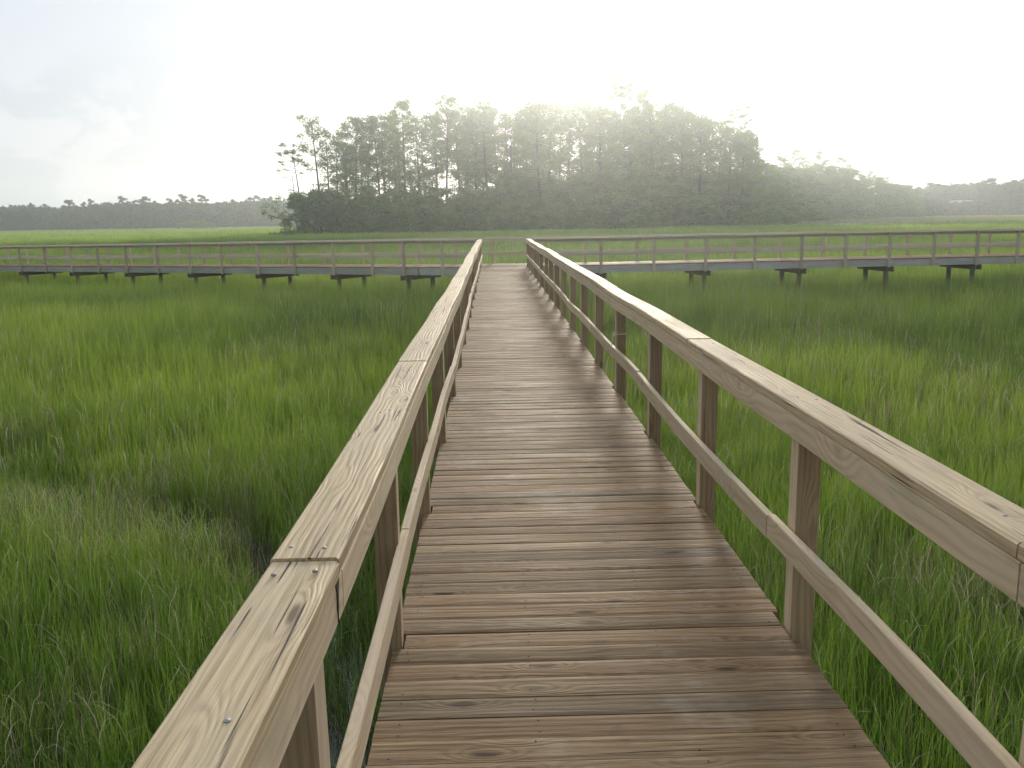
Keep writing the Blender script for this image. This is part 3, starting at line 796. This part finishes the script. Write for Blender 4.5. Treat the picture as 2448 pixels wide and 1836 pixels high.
woods('far_woods', 'dark hazy woods along the far right shore', [(2110, 468), (2180, 462), (2230, 452), (2260, 449), (2300, 450), (2345, 444), (2380, 447), (2420, 441), (2448, 444), (2560, 436)], lambda p: 430 - (p - 2110) * .05, 34, 72, size=1.25, dens=1.1, gap=(2262, 2342, 488.3))
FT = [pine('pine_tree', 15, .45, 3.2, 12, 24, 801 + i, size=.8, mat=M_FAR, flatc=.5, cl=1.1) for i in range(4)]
em = [(14, 500), (82, 490), (114, 492), (171, 481), (202, 489), (224, 481), (238, 491), (254, 492), (286, 490), (299, 475), (325, 483), (342, 480), (354, 476), (372, 485), (411, 479), (428, 480), (444, 471), (462, 479), (489, 471), (525, 486), (563, 482), (580, 486), (598, 476), (617, 471), (634, 478), (648, 475)]
for i, (px, yt) in enumerate(em):
    wide = px in (171, 299, 354, 444, 489, 617)
    lab = {171: 'roundest lone tree standing out of the far left woods', 299: 'wind-swept treetop near the middle of the far left woods', 354: 'broad treetop right of the wind-swept one in the far left woods',
           444: 'tallest clump-topped tree of the far left woods', 489: 'flat-topped tree right of the tallest in the far left woods', 617: 'treetop close to the oak at the right end of the far left woods'}.get(px)
    put(FT[i % 4], px, 401 + (i % 3), 15, yt, 1.0 if wide else .75, lab or 'small treetop poking above the far left woods', group=None if lab else 'small treetops above the far left woods')
for i, (px, yt) in enumerate([(2188, 452), (2222, 442), (2236, 443), (2358, 433), (2412, 437), (2446, 432)]):
    lab = {2358: 'highest rounded treetop of the far right woods'}.get(px)
    put(FT[(i + 1) % 4], px, 428, 15, yt, 1.3, lab or 'small treetop poking above the far right woods', group=None if lab else 'small treetops above the far right woods')

for i, (px, yt) in enumerate([(1835, 392), (1878, 384), (1918, 380), (1975, 385), (2030, 398), (2075, 412), (2120, 424), (1790, 372), (1815, 385)]):
    put(P2[i % 3], px, 212 + (px - 1745) * .45, 23, yt, 1.35, 'loose-crowned pine just topping the bushy trees of the receding bank', group='pines of the receding bank')

# dark scrub islet before the far left woods
for i, (px, yt) in enumerate([(440, 531), (462, 527), (482, 529), (500, 533)]):
    put(B1[i], px, 345, 9, yt, 2.2, 'low dark scrub bush out on the far left marsh', 'bush', 'scrub bushes on the far left marsh')
for i, (px, yt) in enumerate([(650, 556), (676, 552), (700, 554)]):
    put(B1[i % 4], px, 163, 9, yt, 1.7, 'low marsh bush left of the spreading oak', 'bush', 'marsh bushes beside the oak')

# white house half hidden by the right-hand woods
def house():
    D = 443; X0 = at(2276, D); X1 = at(2331, D); zb = gz(X0, D); root = empty('house', ((X0 + X1) / 2, D, zb))
    w = (X1 - X0) / 2; zt = zat(2300, 489, D) - zb; ze = zat(2300, 481.5, D) - zb
    MW = flat('white_wall', (.55, .57, .60), .7); MR = flat('grey_roof', (.42, .44, .47), .7); MG = flat('window_glass', (.05, .06, .07), .2)
    def box(x0, x1, y0, y1, z0, z1):
        return [(x0, y0, z0), (x1, y0, z0), (x1, y1, z0), (x0, y1, z0), (x0, y0, z1), (x1, y0, z1), (x1, y1, z1), (x0, y1, z1)], [(0, 3, 2, 1), (4, 5, 6, 7), (0, 1, 5, 4), (1, 2, 6, 5), (2, 3, 7, 6), (3, 0, 4, 7)]
    v, f = box(-w, w, 0, 7, 0, zt); link(bpy.data.objects.new('wall', np_mesh('wall', v, f, MW)), root)
    v = [(-w - .4, -.4, zt), (w + .4, -.4, zt), (w + .4, 7.4, zt), (-w - .4, 7.4, zt), (-w - .4, 3.5, ze + .6), (w + .4, 3.5, ze + .6)]
    link(bpy.data.objects.new('roof', np_mesh('roof', v, [(0, 1, 5, 4), (2, 3, 4, 5), (0, 4, 3), (1, 2, 5), (0, 3, 2, 1)], MR)), root)
    for xx in (-w * .62, 0, w * .62):
        v, f = box(xx - .5, xx + .5, -.06, .04, zt - 1.7, zt - .5); link(bpy.data.objects.new('window', np_mesh('window', v, f, MG)), root)
    tag(root, 'white house half hidden in the far right woods', 'house')
house()

# ------------------------------------------------------------------ ground, water
def grid_mesh(xs, ys, zf):
    X, Y = np.meshgrid(xs, ys); Z = zf(X, Y)
    v = np.stack([X.ravel(), Y.ravel(), Z.ravel()], 1); nx, ny = len(xs), len(ys)
    i = np.arange(nx * ny).reshape(ny, nx)
    return v, np.stack([i[:-1, :-1].ravel(), i[:-1, 1:].ravel(), i[1:, 1:].ravel(), i[1:, :-1].ravel()], 1)
# a small tidal gut crossing on the left and passing under the boardwalk
GUT = [(-60, 33), (-34, 22), (-18, 15.5), (-11, 13.4), (-7.5, 12.6), (-4.6, 11.2), (-2.6, 9.6), (-1.3, 7.0), (-1.0, 4.6), (-.6, 2.4), (.3, 1.0), (3, -1), (9, -4)]
def gut_dist(X, Y):
    d = np.full(np.shape(X), 1e9)
    for (x0, y0), (x1, y1) in zip(GUT[:-1], GUT[1:]):
        ux, uy = x1 - x0, y1 - y0; L = ux * ux + uy * uy
        t = np.clip(((X - x0) * ux + (Y - y0) * uy) / L, 0, 1)
        d = np.minimum(d, np.hypot(X - x0 - t * ux, Y - y0 - t * uy))
    return d
def ground_z(X, Y):
    z = gz(X, Y)
    return z - .24 * smooth(1.5, .3, gut_dist(X, Y)) * smooth(9.2, 7.0, Y) - .05 * smooth(1.2, .3, gut_dist(X, Y)) + .03 * (VN(9)(X * 1.3 + 20, Y * 1.3 + 20) - .5)
xs = np.unique(np.concatenate([np.linspace(-2500, -60, 26), np.linspace(-60, -16, 45), np.linspace(-16, 16, 129), np.linspace(16, 60, 45), np.linspace(60, 2500, 26)]))
ys = np.unique(np.concatenate([np.linspace(-600, -8, 12), np.linspace(-8, 24, 129), np.linspace(24, 80, 57), np.linspace(80, 500, 61), np.linspace(500, 3500, 16)]))
v, f = grid_mesh(xs, ys, ground_z)
m = NT('marsh_ground')
pos = m.node('ShaderNodeNewGeometry').outputs['Position']
ln_ = m.node('ShaderNodeVectorMath', operation='LENGTH'); m.l.new(m.vmul(pos, (1, 1, 0)), ln_.inputs[0]); dist = ln_.outputs['Value']
mud = m.mix(m.noise(m.vmul(pos, (1.5, 1.5, 1.5)), 1, 4, .6), (.030, .025, .018), (.06, .05, .036))
gr = m.mix(m.ramp(m.noise(m.vmul(pos, (.02, .05, 1)), 1, 4, .6), .4, .62), (.17, .29, .035), (.30, .40, .06))
sepp = m.node('ShaderNodeSeparateXYZ'); m.l.new(pos, sepp.inputs[0])
# reed-brown belt towards the far shores (a real change of plants)
belt = m.math('MULTIPLY', m.ramp(sepp.outputs[1], 250, 360), m.ramp(m.noise(m.vmul(pos, (.006, .02, 1)), 1, 3, .6), .35, .6))
gr = m.mix(m.math('MULTIPLY', belt, .85), gr, (.36, .32, .19))
rb = m.math('MULTIPLY', m.math('MULTIPLY', m.ramp(sepp.outputs[0], 66, 92), m.ramp(sepp.outputs[1], 200, 225)), m.ramp(sepp.outputs[1], 320, 285))
gr = m.mix(m.math('MULTIPLY', rb, .75), gr, (.25, .20, .13))
col = m.mix(m.ramp(dist, 50, 95), mud, gr)
b = m.node('ShaderNodeBump'); b.inputs['Distance'].default_value = .05; m.l.new(m.noise(m.vmul(pos, (4, 4, 4)), 1, 4, .6), b.inputs['Height'])
m.principled(col, .75, b.outputs[0], .25)
tag(link(bpy.data.objects.new('ground', np_mesh('ground', v, f, m.m, smooth=True))), kind='structure')
m = NT('marsh_water')
pos = m.node('ShaderNodeNewGeometry').outputs['Position']
b = m.node('ShaderNodeBump'); b.inputs['Distance'].default_value = .004; m.l.new(m.noise(m.vmul(pos, (7, 7, 1)), 1, 3, .5), b.inputs['Height'])
m.principled((.035, .032, .022), .06, b.outputs[0], .5)
wx = np.linspace(-40, 12, 40); wy = np.linspace(-6, 26, 30)
v, f = grid_mesh(wx, wy, lambda X, Y: X * 0 + MUD - .10)
tag(link(bpy.data.objects.new('water', np_mesh('water', v, f, m.m))), kind='structure')

# ------------------------------------------------------------------ grass
m = NT('cordgrass')
tone = m.attr('tone'); hh = m.attr('h'); knd = m.attr('knd')
pos = m.node('ShaderNodeNewGeometry').outputs['Position']
pn = m.noise(m.vmul(pos, (.16, .30, .3)), 1, 3, .6)       # plant patches
pn2 = m.noise(m.vmul(pos, (.035, .10, .1)), 1, 3, .55)
g = m.mix(tone, (.055, .160, .014), (.270, .470, .042))
ds0 = m.node('ShaderNodeVectorMath', operation='LENGTH'); m.l.new(m.vmul(pos, (1, 1, 0)), ds0.inputs[0])
nearf = m.ramp(ds0.outputs['Value'], 5, 17, .12, 1)
g = m.mix(m.math('MULTIPLY', m.math('MULTIPLY', m.ramp(pn, .42, .62), .85), nearf), g, (.380, .560, .050))
g = m.mix(m.math('MULTIPLY', m.math('MULTIPLY', m.ramp(pn2, .40, .58), .7), nearf), g, (.470, .640, .055))
g = m.mix(m.math('MULTIPLY', m.math('POWER', hh, 3.0), .35), g, (.42, .46, .14))
lnn = m.node('ShaderNodeVectorMath', operation='LENGTH'); m.l.new(m.vmul(pos, (1, 1, 0)), lnn.inputs[0])
sp2 = m.node('ShaderNodeSeparateXYZ'); m.l.new(pos, sp2.inputs[0])
bl = m.math('MULTIPLY', m.ramp(sp2.outputs[1], 250, 360), m.ramp(m.noise(m.vmul(pos, (.006, .02, 1)), 1, 3, .6), .35, .6))
g = m.mix(m.math('MULTIPLY', bl, .8), g, (.30, .25, .14))
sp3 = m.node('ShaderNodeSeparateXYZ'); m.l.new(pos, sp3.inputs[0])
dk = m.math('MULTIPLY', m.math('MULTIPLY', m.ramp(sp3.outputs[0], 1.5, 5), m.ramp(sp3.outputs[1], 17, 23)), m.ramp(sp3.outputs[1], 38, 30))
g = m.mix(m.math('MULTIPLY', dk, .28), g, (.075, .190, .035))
pn3 = m.noise(m.vmul(pos, (1.1, 1.1, .5)), 1, 2, .6)
g = m.mix(m.math('MULTIPLY', m.ramp(pn3, .45, .70), .40), g, (.035, .105, .018))
ck1 = m.math('MULTIPLY', m.math('MULTIPLY', m.ramp(sp3.outputs[0], -6, -18), m.ramp(sp3.outputs[1], 82, 90)), m.ramp(sp3.outputs[1], 108, 100))
ck2 = m.math('MULTIPLY', m.math('MULTIPLY', m.ramp(sp3.outputs[0], 50, 62), m.ramp(sp3.outputs[1], 150, 160)), m.ramp(sp3.outputs[1], 196, 184))
g = m.mix(m.math('MULTIPLY', m.math('ADD', ck1, ck2), .6), g, (.05, .13, .035))
rb = m.math('MULTIPLY', m.math('MULTIPLY', m.ramp(sp3.outputs[0], 66, 92), m.ramp(sp3.outputs[1], 200, 225)), m.ramp(sp3.outputs[1], 320, 285))
g = m.mix(m.math('MULTIPLY', rb, .75), g, (.26, .21, .13))
dry = m.mix(tone, (.19, .135, .10), (.42, .34, .24))
g = m.mix(m.ramp(knd, .4, .6), g, dry)
g = m.mix(m.ramp(knd, 1.4, 1.6), g, (.62, .58, .40))
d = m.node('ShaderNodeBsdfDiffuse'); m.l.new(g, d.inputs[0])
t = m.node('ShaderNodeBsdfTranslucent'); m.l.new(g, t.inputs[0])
gl = m.node('ShaderNodeBsdfGlossy'); gl.inputs['Roughness'].default_value = .45; gl.inputs['Color'].default_value = (.6, .6, .6, 1)
mx = m.node('ShaderNodeMixShader'); mx.inputs[0].default_value = .5; m.l.new(d.outputs[0], mx.inputs[1]); m.l.new(t.outputs[0], mx.inputs[2])
mx2 = m.node('ShaderNodeMixShader'); mx2.inputs[0].default_value = .05; m.l.new(mx.outputs[0], mx2.inputs[1]); m.l.new(gl.outputs[0], mx2.inputs[2])
m.l.new(mx2.outputs[0], m.out.inputs[0])
M_GRASS = m.m

def clump(name, rad, n, segs, wid, h0, seed, dry=.12, curl=.08, bend=.35):
    """a square-ish patch of blades: numpy ribbons"""
    rng = np.random.default_rng(seed)
    bx = rng.uniform(-rad, rad, n); by = rng.uniform(-rad, rad, n)
    # gather into tussocks
    tx = rng.uniform(-rad, rad, max(3, n // 9)); ty = rng.uniform(-rad, rad, max(3, n // 9)); pick = rng.integers(0, len(tx), n)
    mixf = .72; sp = rad * .10
    bx = np.where(rng.random(n) < mixf, tx[pick] + rng.normal(0, sp, n), bx); by = np.where(rng.random(n) < mixf, ty[pick] + rng.normal(0, sp, n), by)
    H = h0 * rng.uniform(.55, 1.08, n); az_ = rng.uniform(0, 2 * np.pi, n)
    bd = H * bend * rng.random(n) ** 1.6 + H * .04
    kind = (rng.random(n) < dry).astype(float)
    cur = (rng.random(n) < curl); kind = np.where(cur, 2.0 * (rng.random(n) < .45), kind); H = np.where(cur, H * 1.05, H)
    W = wid * rng.uniform(.6, 1.3, n) * np.where(kind == 1, .7, 1)
    face = rng.uniform(0, np.pi, n); tone = rng.random(n)
    V, A_h = [], []
    for s_ in range(segs + 1):
        u = s_ / segs
        off = bd * u ** 2.0; z = H * u - bd * .35 * u ** 3
        # curled tips
        cu = np.clip((u - .72) / .28, 0, 1) * cur
        off = off + cu * H * .10; z = z - cu * cu * H * .13
        w = W * (1 - u ** 2.2 * .92) * .5
        w = np.where(cur & (u > .7), w * 1.6, w)
        cx = bx + np.cos(az_) * off; cy = by + np.sin(az_) * off
        for sg in (-1, 1):
            V.append(np.stack([cx + sg * w * np.cos(face), cy + sg * w * np.sin(face), z - .06], 1)); A_h.append(np.full(n, u))
    V = np.stack(V, 1)               # n, 2(segs+1), 3
    A_h = np.stack(A_h, 1).ravel(); k = 2 * (segs + 1)
    F = []
    for s_ in range(segs):
        a = 2 * s_; F.append([a, a + 1, a + 3, a + 2])
    F = (np.array(F)[None] + (np.arange(n) * k)[:, None, None]).reshape(-1, 4)
    me = np_mesh(name, V.reshape(-1, 3), F, M_GRASS, {'tone': ('FLOAT', tone.repeat(k)), 'h': ('FLOAT', A_h), 'knd': ('FLOAT', kind.repeat(k))})
    return bpy.data.objects.new(name, me)

gcol = bpy.data.collections.new('grass_sources')
variants = []
def addv(o): gcol.objects.link(o); variants.append(o)
LOD = []
#            rad   n   seg  wid   h
specs = [(.34, 230, 6, .0066, 1.0), (.50, 190, 4, .011, 1.0), (.95, 170, 3, .027, 1.0), (2.2, 150, 2, .10, 1.0)]
for li, (rad, n, sg, w, h) in enumerate(specs):
    ids = []
    for q in range(6):
        dry = (.07, .10, .13, .05, .42, .55)[q]; cl_ = (.07, .13, .05, .03, .26, .12)[q]
        ids.append(len(variants)); addv(clump('gsrc_%02d' % len(variants), rad, n, sg, w, h, 900 + li * 10 + q, dry, cl_ * (1.4 if li == 0 else 1), (.24 if li < 2 else .22)))
    LOD.append(ids)

rngG = np.random.default_rng(77)
vd, ve, vf = VN(21), VN(22), VN(23)
P_, ROT, SCL, IDX = [], [], [], []
# side boardwalks' footprints are left open to the grass; the main deck strip is not
zones = [(0, 14, .44, 0), (14, 42, .62, 1), (42, 130, 1.35, 2), (130, 430, 3.4, 3)]
for (d0, d1, sp_, li) in zones:
    xm = d1 * .86 + 3
    gx, gy = np.meshgrid(np.arange(-xm, xm, sp_), np.arange(-2.5 if d0 == 0 else 0, d1, sp_))
    gx = gx.ravel() + rngG.uniform(-.5, .5, gx.size) * sp_; gy = gy.ravel() + rngG.uniform(-.5, .5, gy.size) * sp_
    dd = np.hypot(gx, gy); ok = (dd >= d0 - rngG.uniform(0, .08, dd.size) * d0) & (dd < d1) & (np.abs(gx) < np.maximum(gy, 0) * .80 + 6)
    if d0 == 0: ok &= np.abs(gx) < 13
    hw = (-.12, -.1, .3, .5)[li]
    ok &= ~((gx > -.50 - hw) & (gx < 1.34 + hw) & (gy < 31.8))
    gx, gy = gx[ok], gy[ok]; z = ground_z(gx, gy)
    gd = gut_dist(gx, gy)
    gw = .55 + .75 * vd(gx * .5 + 9, gy * .5 + 9) - .15
    gw = np.where(gy < 8.6, gw * .30, gw * .40); gw = np.where(gx < -7, gw * .4, gw)
    keep = gd > gw
    keep |= (gd > .08) & (gy < 7.5) & (rngG.random(gx.size) < .75)
    # behind trees nothing grows
    keep &= ~(((gx - 35) / 95) ** 2 + ((gy - 208) / 36) ** 2 < .9)
    gx, gy, z, gd = gx[keep], gy[keep], z[keep], gd[keep]
    hgt = .74 + .50 * vd(gx / 6 + 11, gy / 4.5 + 4) - .10 + .08 * ve(gx / 1.3, gy / 1.3)
    hgt = hgt * (1 + .84 * smooth(13, 29, gy) - .2 * smooth(44, 60, gy))
    hgt = hgt * (1 - .30 * smooth(2.0, .5, gd) * (gy > 8)) + .05
    if li == 3: hgt = hgt * .75
    brown = ve(gx / 5 + 3, gy / 2.6 + 8) * .75 + rngG.random(gx.size) * .35
    nearleft = smooth(0, -2, gx) * smooth(11.8, 9.5, gy) * .10
    edge = smooth(2.8, 1.0, gd) * .16 * (gx < -3)
    brown = brown + nearleft + edge + smooth(11, 15, gy) * smooth(24, 17, gy) * (gx > 1) * .22 - smooth(20, 40, gy) * .16
    isb = brown > .80
    pick = np.where(isb, np.array(LOD[li])[rngG.integers(4, 6, gx.size)], np.array(LOD[li])[rngG.integers(0, 4, gx.size)])
    P_.append(np.stack([gx, gy, z], 1)); ROT.append(np.stack([rngG.normal(0, .05, gx.size), rngG.normal(0, .05, gx.size), rngG.uniform(0, 6.28, gx.size)], 1))
    SCL.append(np.stack([np.full(gx.size, 1.), np.full(gx.size, 1.), hgt], 1)); IDX.append(pick)
P_ = np.concatenate(P_); ROT = np.concatenate(ROT); SCL = np.concatenate(SCL); IDX = np.concatenate(IDX)
print('grass patches', len(P_))
gme = bpy.data.meshes.new('marsh_grass'); gme.vertices.add(len(P_)); gme.vertices.foreach_set('co', P_.astype(np.float32).ravel())
for an, typ, data in (('rot', 'FLOAT_VECTOR', ROT), ('scl', 'FLOAT_VECTOR', SCL)):
    a = gme.attributes.new(an, typ, 'POINT'); a.data.foreach_set('vector', data.astype(np.float32).ravel())
a = gme.attributes.new('pick', 'INT', 'POINT'); a.data.foreach_set('value', IDX.astype(np.int32))
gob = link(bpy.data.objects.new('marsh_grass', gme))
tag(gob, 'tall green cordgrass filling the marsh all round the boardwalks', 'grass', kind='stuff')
ng = bpy.data.node_groups.new('grass_scatter', 'GeometryNodeTree')
ng.interface.new_socket('Geometry', in_out='INPUT', socket_type='NodeSocketGeometry')
ng.interface.new_socket('Geometry', in_out='OUTPUT', socket_type='NodeSocketGeometry')
N = ng.nodes; L = ng.links
gi = N.new('NodeGroupInput'); go = N.new('NodeGroupOutput')
ci = N.new('GeometryNodeCollectionInfo'); ci.inputs['Collection'].default_value = gcol
ci.inputs['Separate Children'].default_value = True; ci.inputs['Reset Children'].default_value = True
ip = N.new('GeometryNodeInstanceOnPoints'); ip.inputs['Pick Instance'].default_value = True
def na(nm, ty):
    q = N.new('GeometryNodeInputNamedAttribute'); q.data_type = ty; q.inputs['Name'].default_value = nm
    return [s_ for s_ in q.outputs if s_.enabled and s_.name == 'Attribute'][0]
L.new(gi.outputs[0], ip.inputs['Points']); L.new(ci.outputs[0], ip.inputs['Instance'])
L.new(na('pick', 'INT'), ip.inputs['Instance Index']); L.new(na('scl', 'FLOAT_VECTOR'), ip.inputs['Scale'])
e2r = N.new('FunctionNodeEulerToRotation'); L.new(na('rot', 'FLOAT_VECTOR'), e2r.inputs[0]); L.new(e2r.outputs[0], ip.inputs['Rotation'])
L.new(ip.outputs[0], go.inputs[0])
gob.modifiers.new('scatter', 'NODES').node_group = ng

# ------------------------------------------------------------------ light, sky, air
SAZ, SEL = R(6.9), R(10.5)
sd = Vector((math.sin(SAZ) * math.cos(SEL), math.cos(SAZ) * math.cos(SEL), math.sin(SEL)))
w = bpy.data.worlds.new('World'); sc.world = w; w.use_nodes = True
N = w.node_tree.nodes; L = w.node_tree.links; N.clear()
class WN(NT):
    def __init__(s): s.n = N; s.l = L
q = WN()
sky = q.node('ShaderNodeTexSky', sky_type='NISHITA'); sky.sun_disc = False
sky.sun_elevation = SEL; sky.sun_rotation = SAZ; sky.air_density = 1.0; sky.dust_density = 3.0; sky.ozone_density = 1.0
tc = q.node('ShaderNodeTexCoord').outputs['Generated']
nrm = q.node('ShaderNodeVectorMath', operation='NORMALIZE'); L.new(tc, nrm.inputs[0]); dirv = nrm.outputs[0]
dot = q.node('ShaderNodeVectorMath', operation='DOT_PRODUCT'); L.new(dirv, dot.inputs[0]); dot.inputs[1].default_value = sd
dv = q.math('MAXIMUM', dot.outputs['Value'], 0)
glow = q.math('ADD', q.math('MULTIPLY', q.math('POWER', dv, 34), 3.6), q.math('MULTIPLY', q.math('POWER', dv, 160), 4))
sx = q.node('ShaderNodeSeparateXYZ'); L.new(dirv, sx.inputs[0])
# cloud layer: streaky veil above, soft cumulus banks low down
cv = q.vmul(dirv, (3.2, 3.2, 13))
c1 = q.noise(cv, 1, 5, .55, .4)
c2 = q.noise(q.vmul(dirv, (13, 13, 22)), 1, 5, .5, .2)
cl = q.math('ADD', q.math('MULTIPLY', q.ramp(c1, .30, .70), .6), q.math('MULTIPLY', q.math('MULTIPLY', q.ramp(c2, .47, .53), q.ramp(sx.outputs[2], .17, .09)), .8))
blue = (4.4, 4.85, 5.45); white = (4.8, 5.05, 5.45)
base = q.mix(cl, blue, white)
lowc = q.ramp(sx.outputs[2], .19, .12)
shade = q.math('MULTIPLY_ADD', q.math('MULTIPLY', q.math('SUBTRACT', q.ramp(c2, .46, .55), 1.0), lowc), .08, 1.0)
back = q.math('MULTIPLY', shade, q.ramp(dot.outputs['Value'], -.5, .80, .58, 1.0))       # the sky away from the sunrise is darker
bc_ = q.node('ShaderNodeCombineColor'); [L.new(back, bc_.inputs[i]) for i in range(3)]
base = q.mix(1.0, base, bc_.outputs[0], 'MULTIPLY')
gcol_ = q.node('ShaderNodeCombineColor'); L.new(q.math('MULTIPLY', glow, 1.0), gcol_.inputs[0]); L.new(q.math('MULTIPLY', glow, 1.0), gcol_.inputs[1]); L.new(q.math('MULTIPLY', glow, .99), gcol_.inputs[2])
over = q.mix(1.0, base, gcol_.outputs[0], 'ADD')
fin = q.mix(.93, sky.outputs[0], over)
bg = q.node('ShaderNodeBackground'); L.new(fin, bg.inputs[0]); bg.inputs[1].default_value = .115
wo = q.node('ShaderNodeOutputWorld'); L.new(bg.outputs[0], wo.inputs[0])

sl_ = bpy.data.lights.new('sun', 'SUN'); sl_.energy = 2.3; sl_.angle = R(8); sl_.color = (1.0, .90, .74)
so_ = link(bpy.data.objects.new('sun', sl_)); so_.rotation_euler = (-sd).to_track_quat('-Z', 'Y').to_euler(); so_.location = sd * 50

hb = [(-1400, -500, MUD - 2.0), (1400, -500, MUD - 2.0), (1400, 900, MUD - 2.0), (-1400, 900, MUD - 2.0), (-1400, -500, 42), (1400, -500, 42), (1400, 900, 42), (-1400, 900, 42)]
ho = link(bpy.data.objects.new('haze', np_mesh('haze', hb, [(0, 3, 2, 1), (4, 5, 6, 7), (0, 1, 5, 4), (1, 2, 6, 5), (2, 3, 7, 6), (3, 0, 4, 7)], [])))
hm = bpy.data.materials.new('haze_air'); hm.use_nodes = True; hn = hm.node_tree.nodes; hn.clear()
hout = hn.new('ShaderNodeOutputMaterial'); hv = hn.new('ShaderNodeVolumePrincipled')
hv.inputs['Color'].default_value = (.91, .97, 1.0, 1); hv.inputs['Density'].default_value = .0008; hv.inputs['Anisotropy'].default_value = .8
hm.node_tree.links.new(hv.outputs[0], hout.inputs['Volume']); ho.data.materials.append(hm)
tag(ho, 'thin pale morning haze over the marsh', 'haze', kind='stuff')

sc.view_settings.view_transform = 'Standard'; sc.view_settings.look = 'None'; sc.view_settings.exposure = .52; sc.view_settings.gamma = 1
sc.cycles.max_bounces = 6; sc.cycles.diffuse_bounces = 3; sc.cycles.glossy_bounces = 2; sc.cycles.transmission_bounces = 4; sc.cycles.volume_bounces = 1
sc.cycles.transparent_max_bounces = 4; sc.cycles.sample_clamp_indirect = 6
sc.cycles.caustics_reflective = False; sc.cycles.caustics_refractive = False
sc.cycles.use_adaptive_sampling = True; sc.cycles.adaptive_threshold = .03
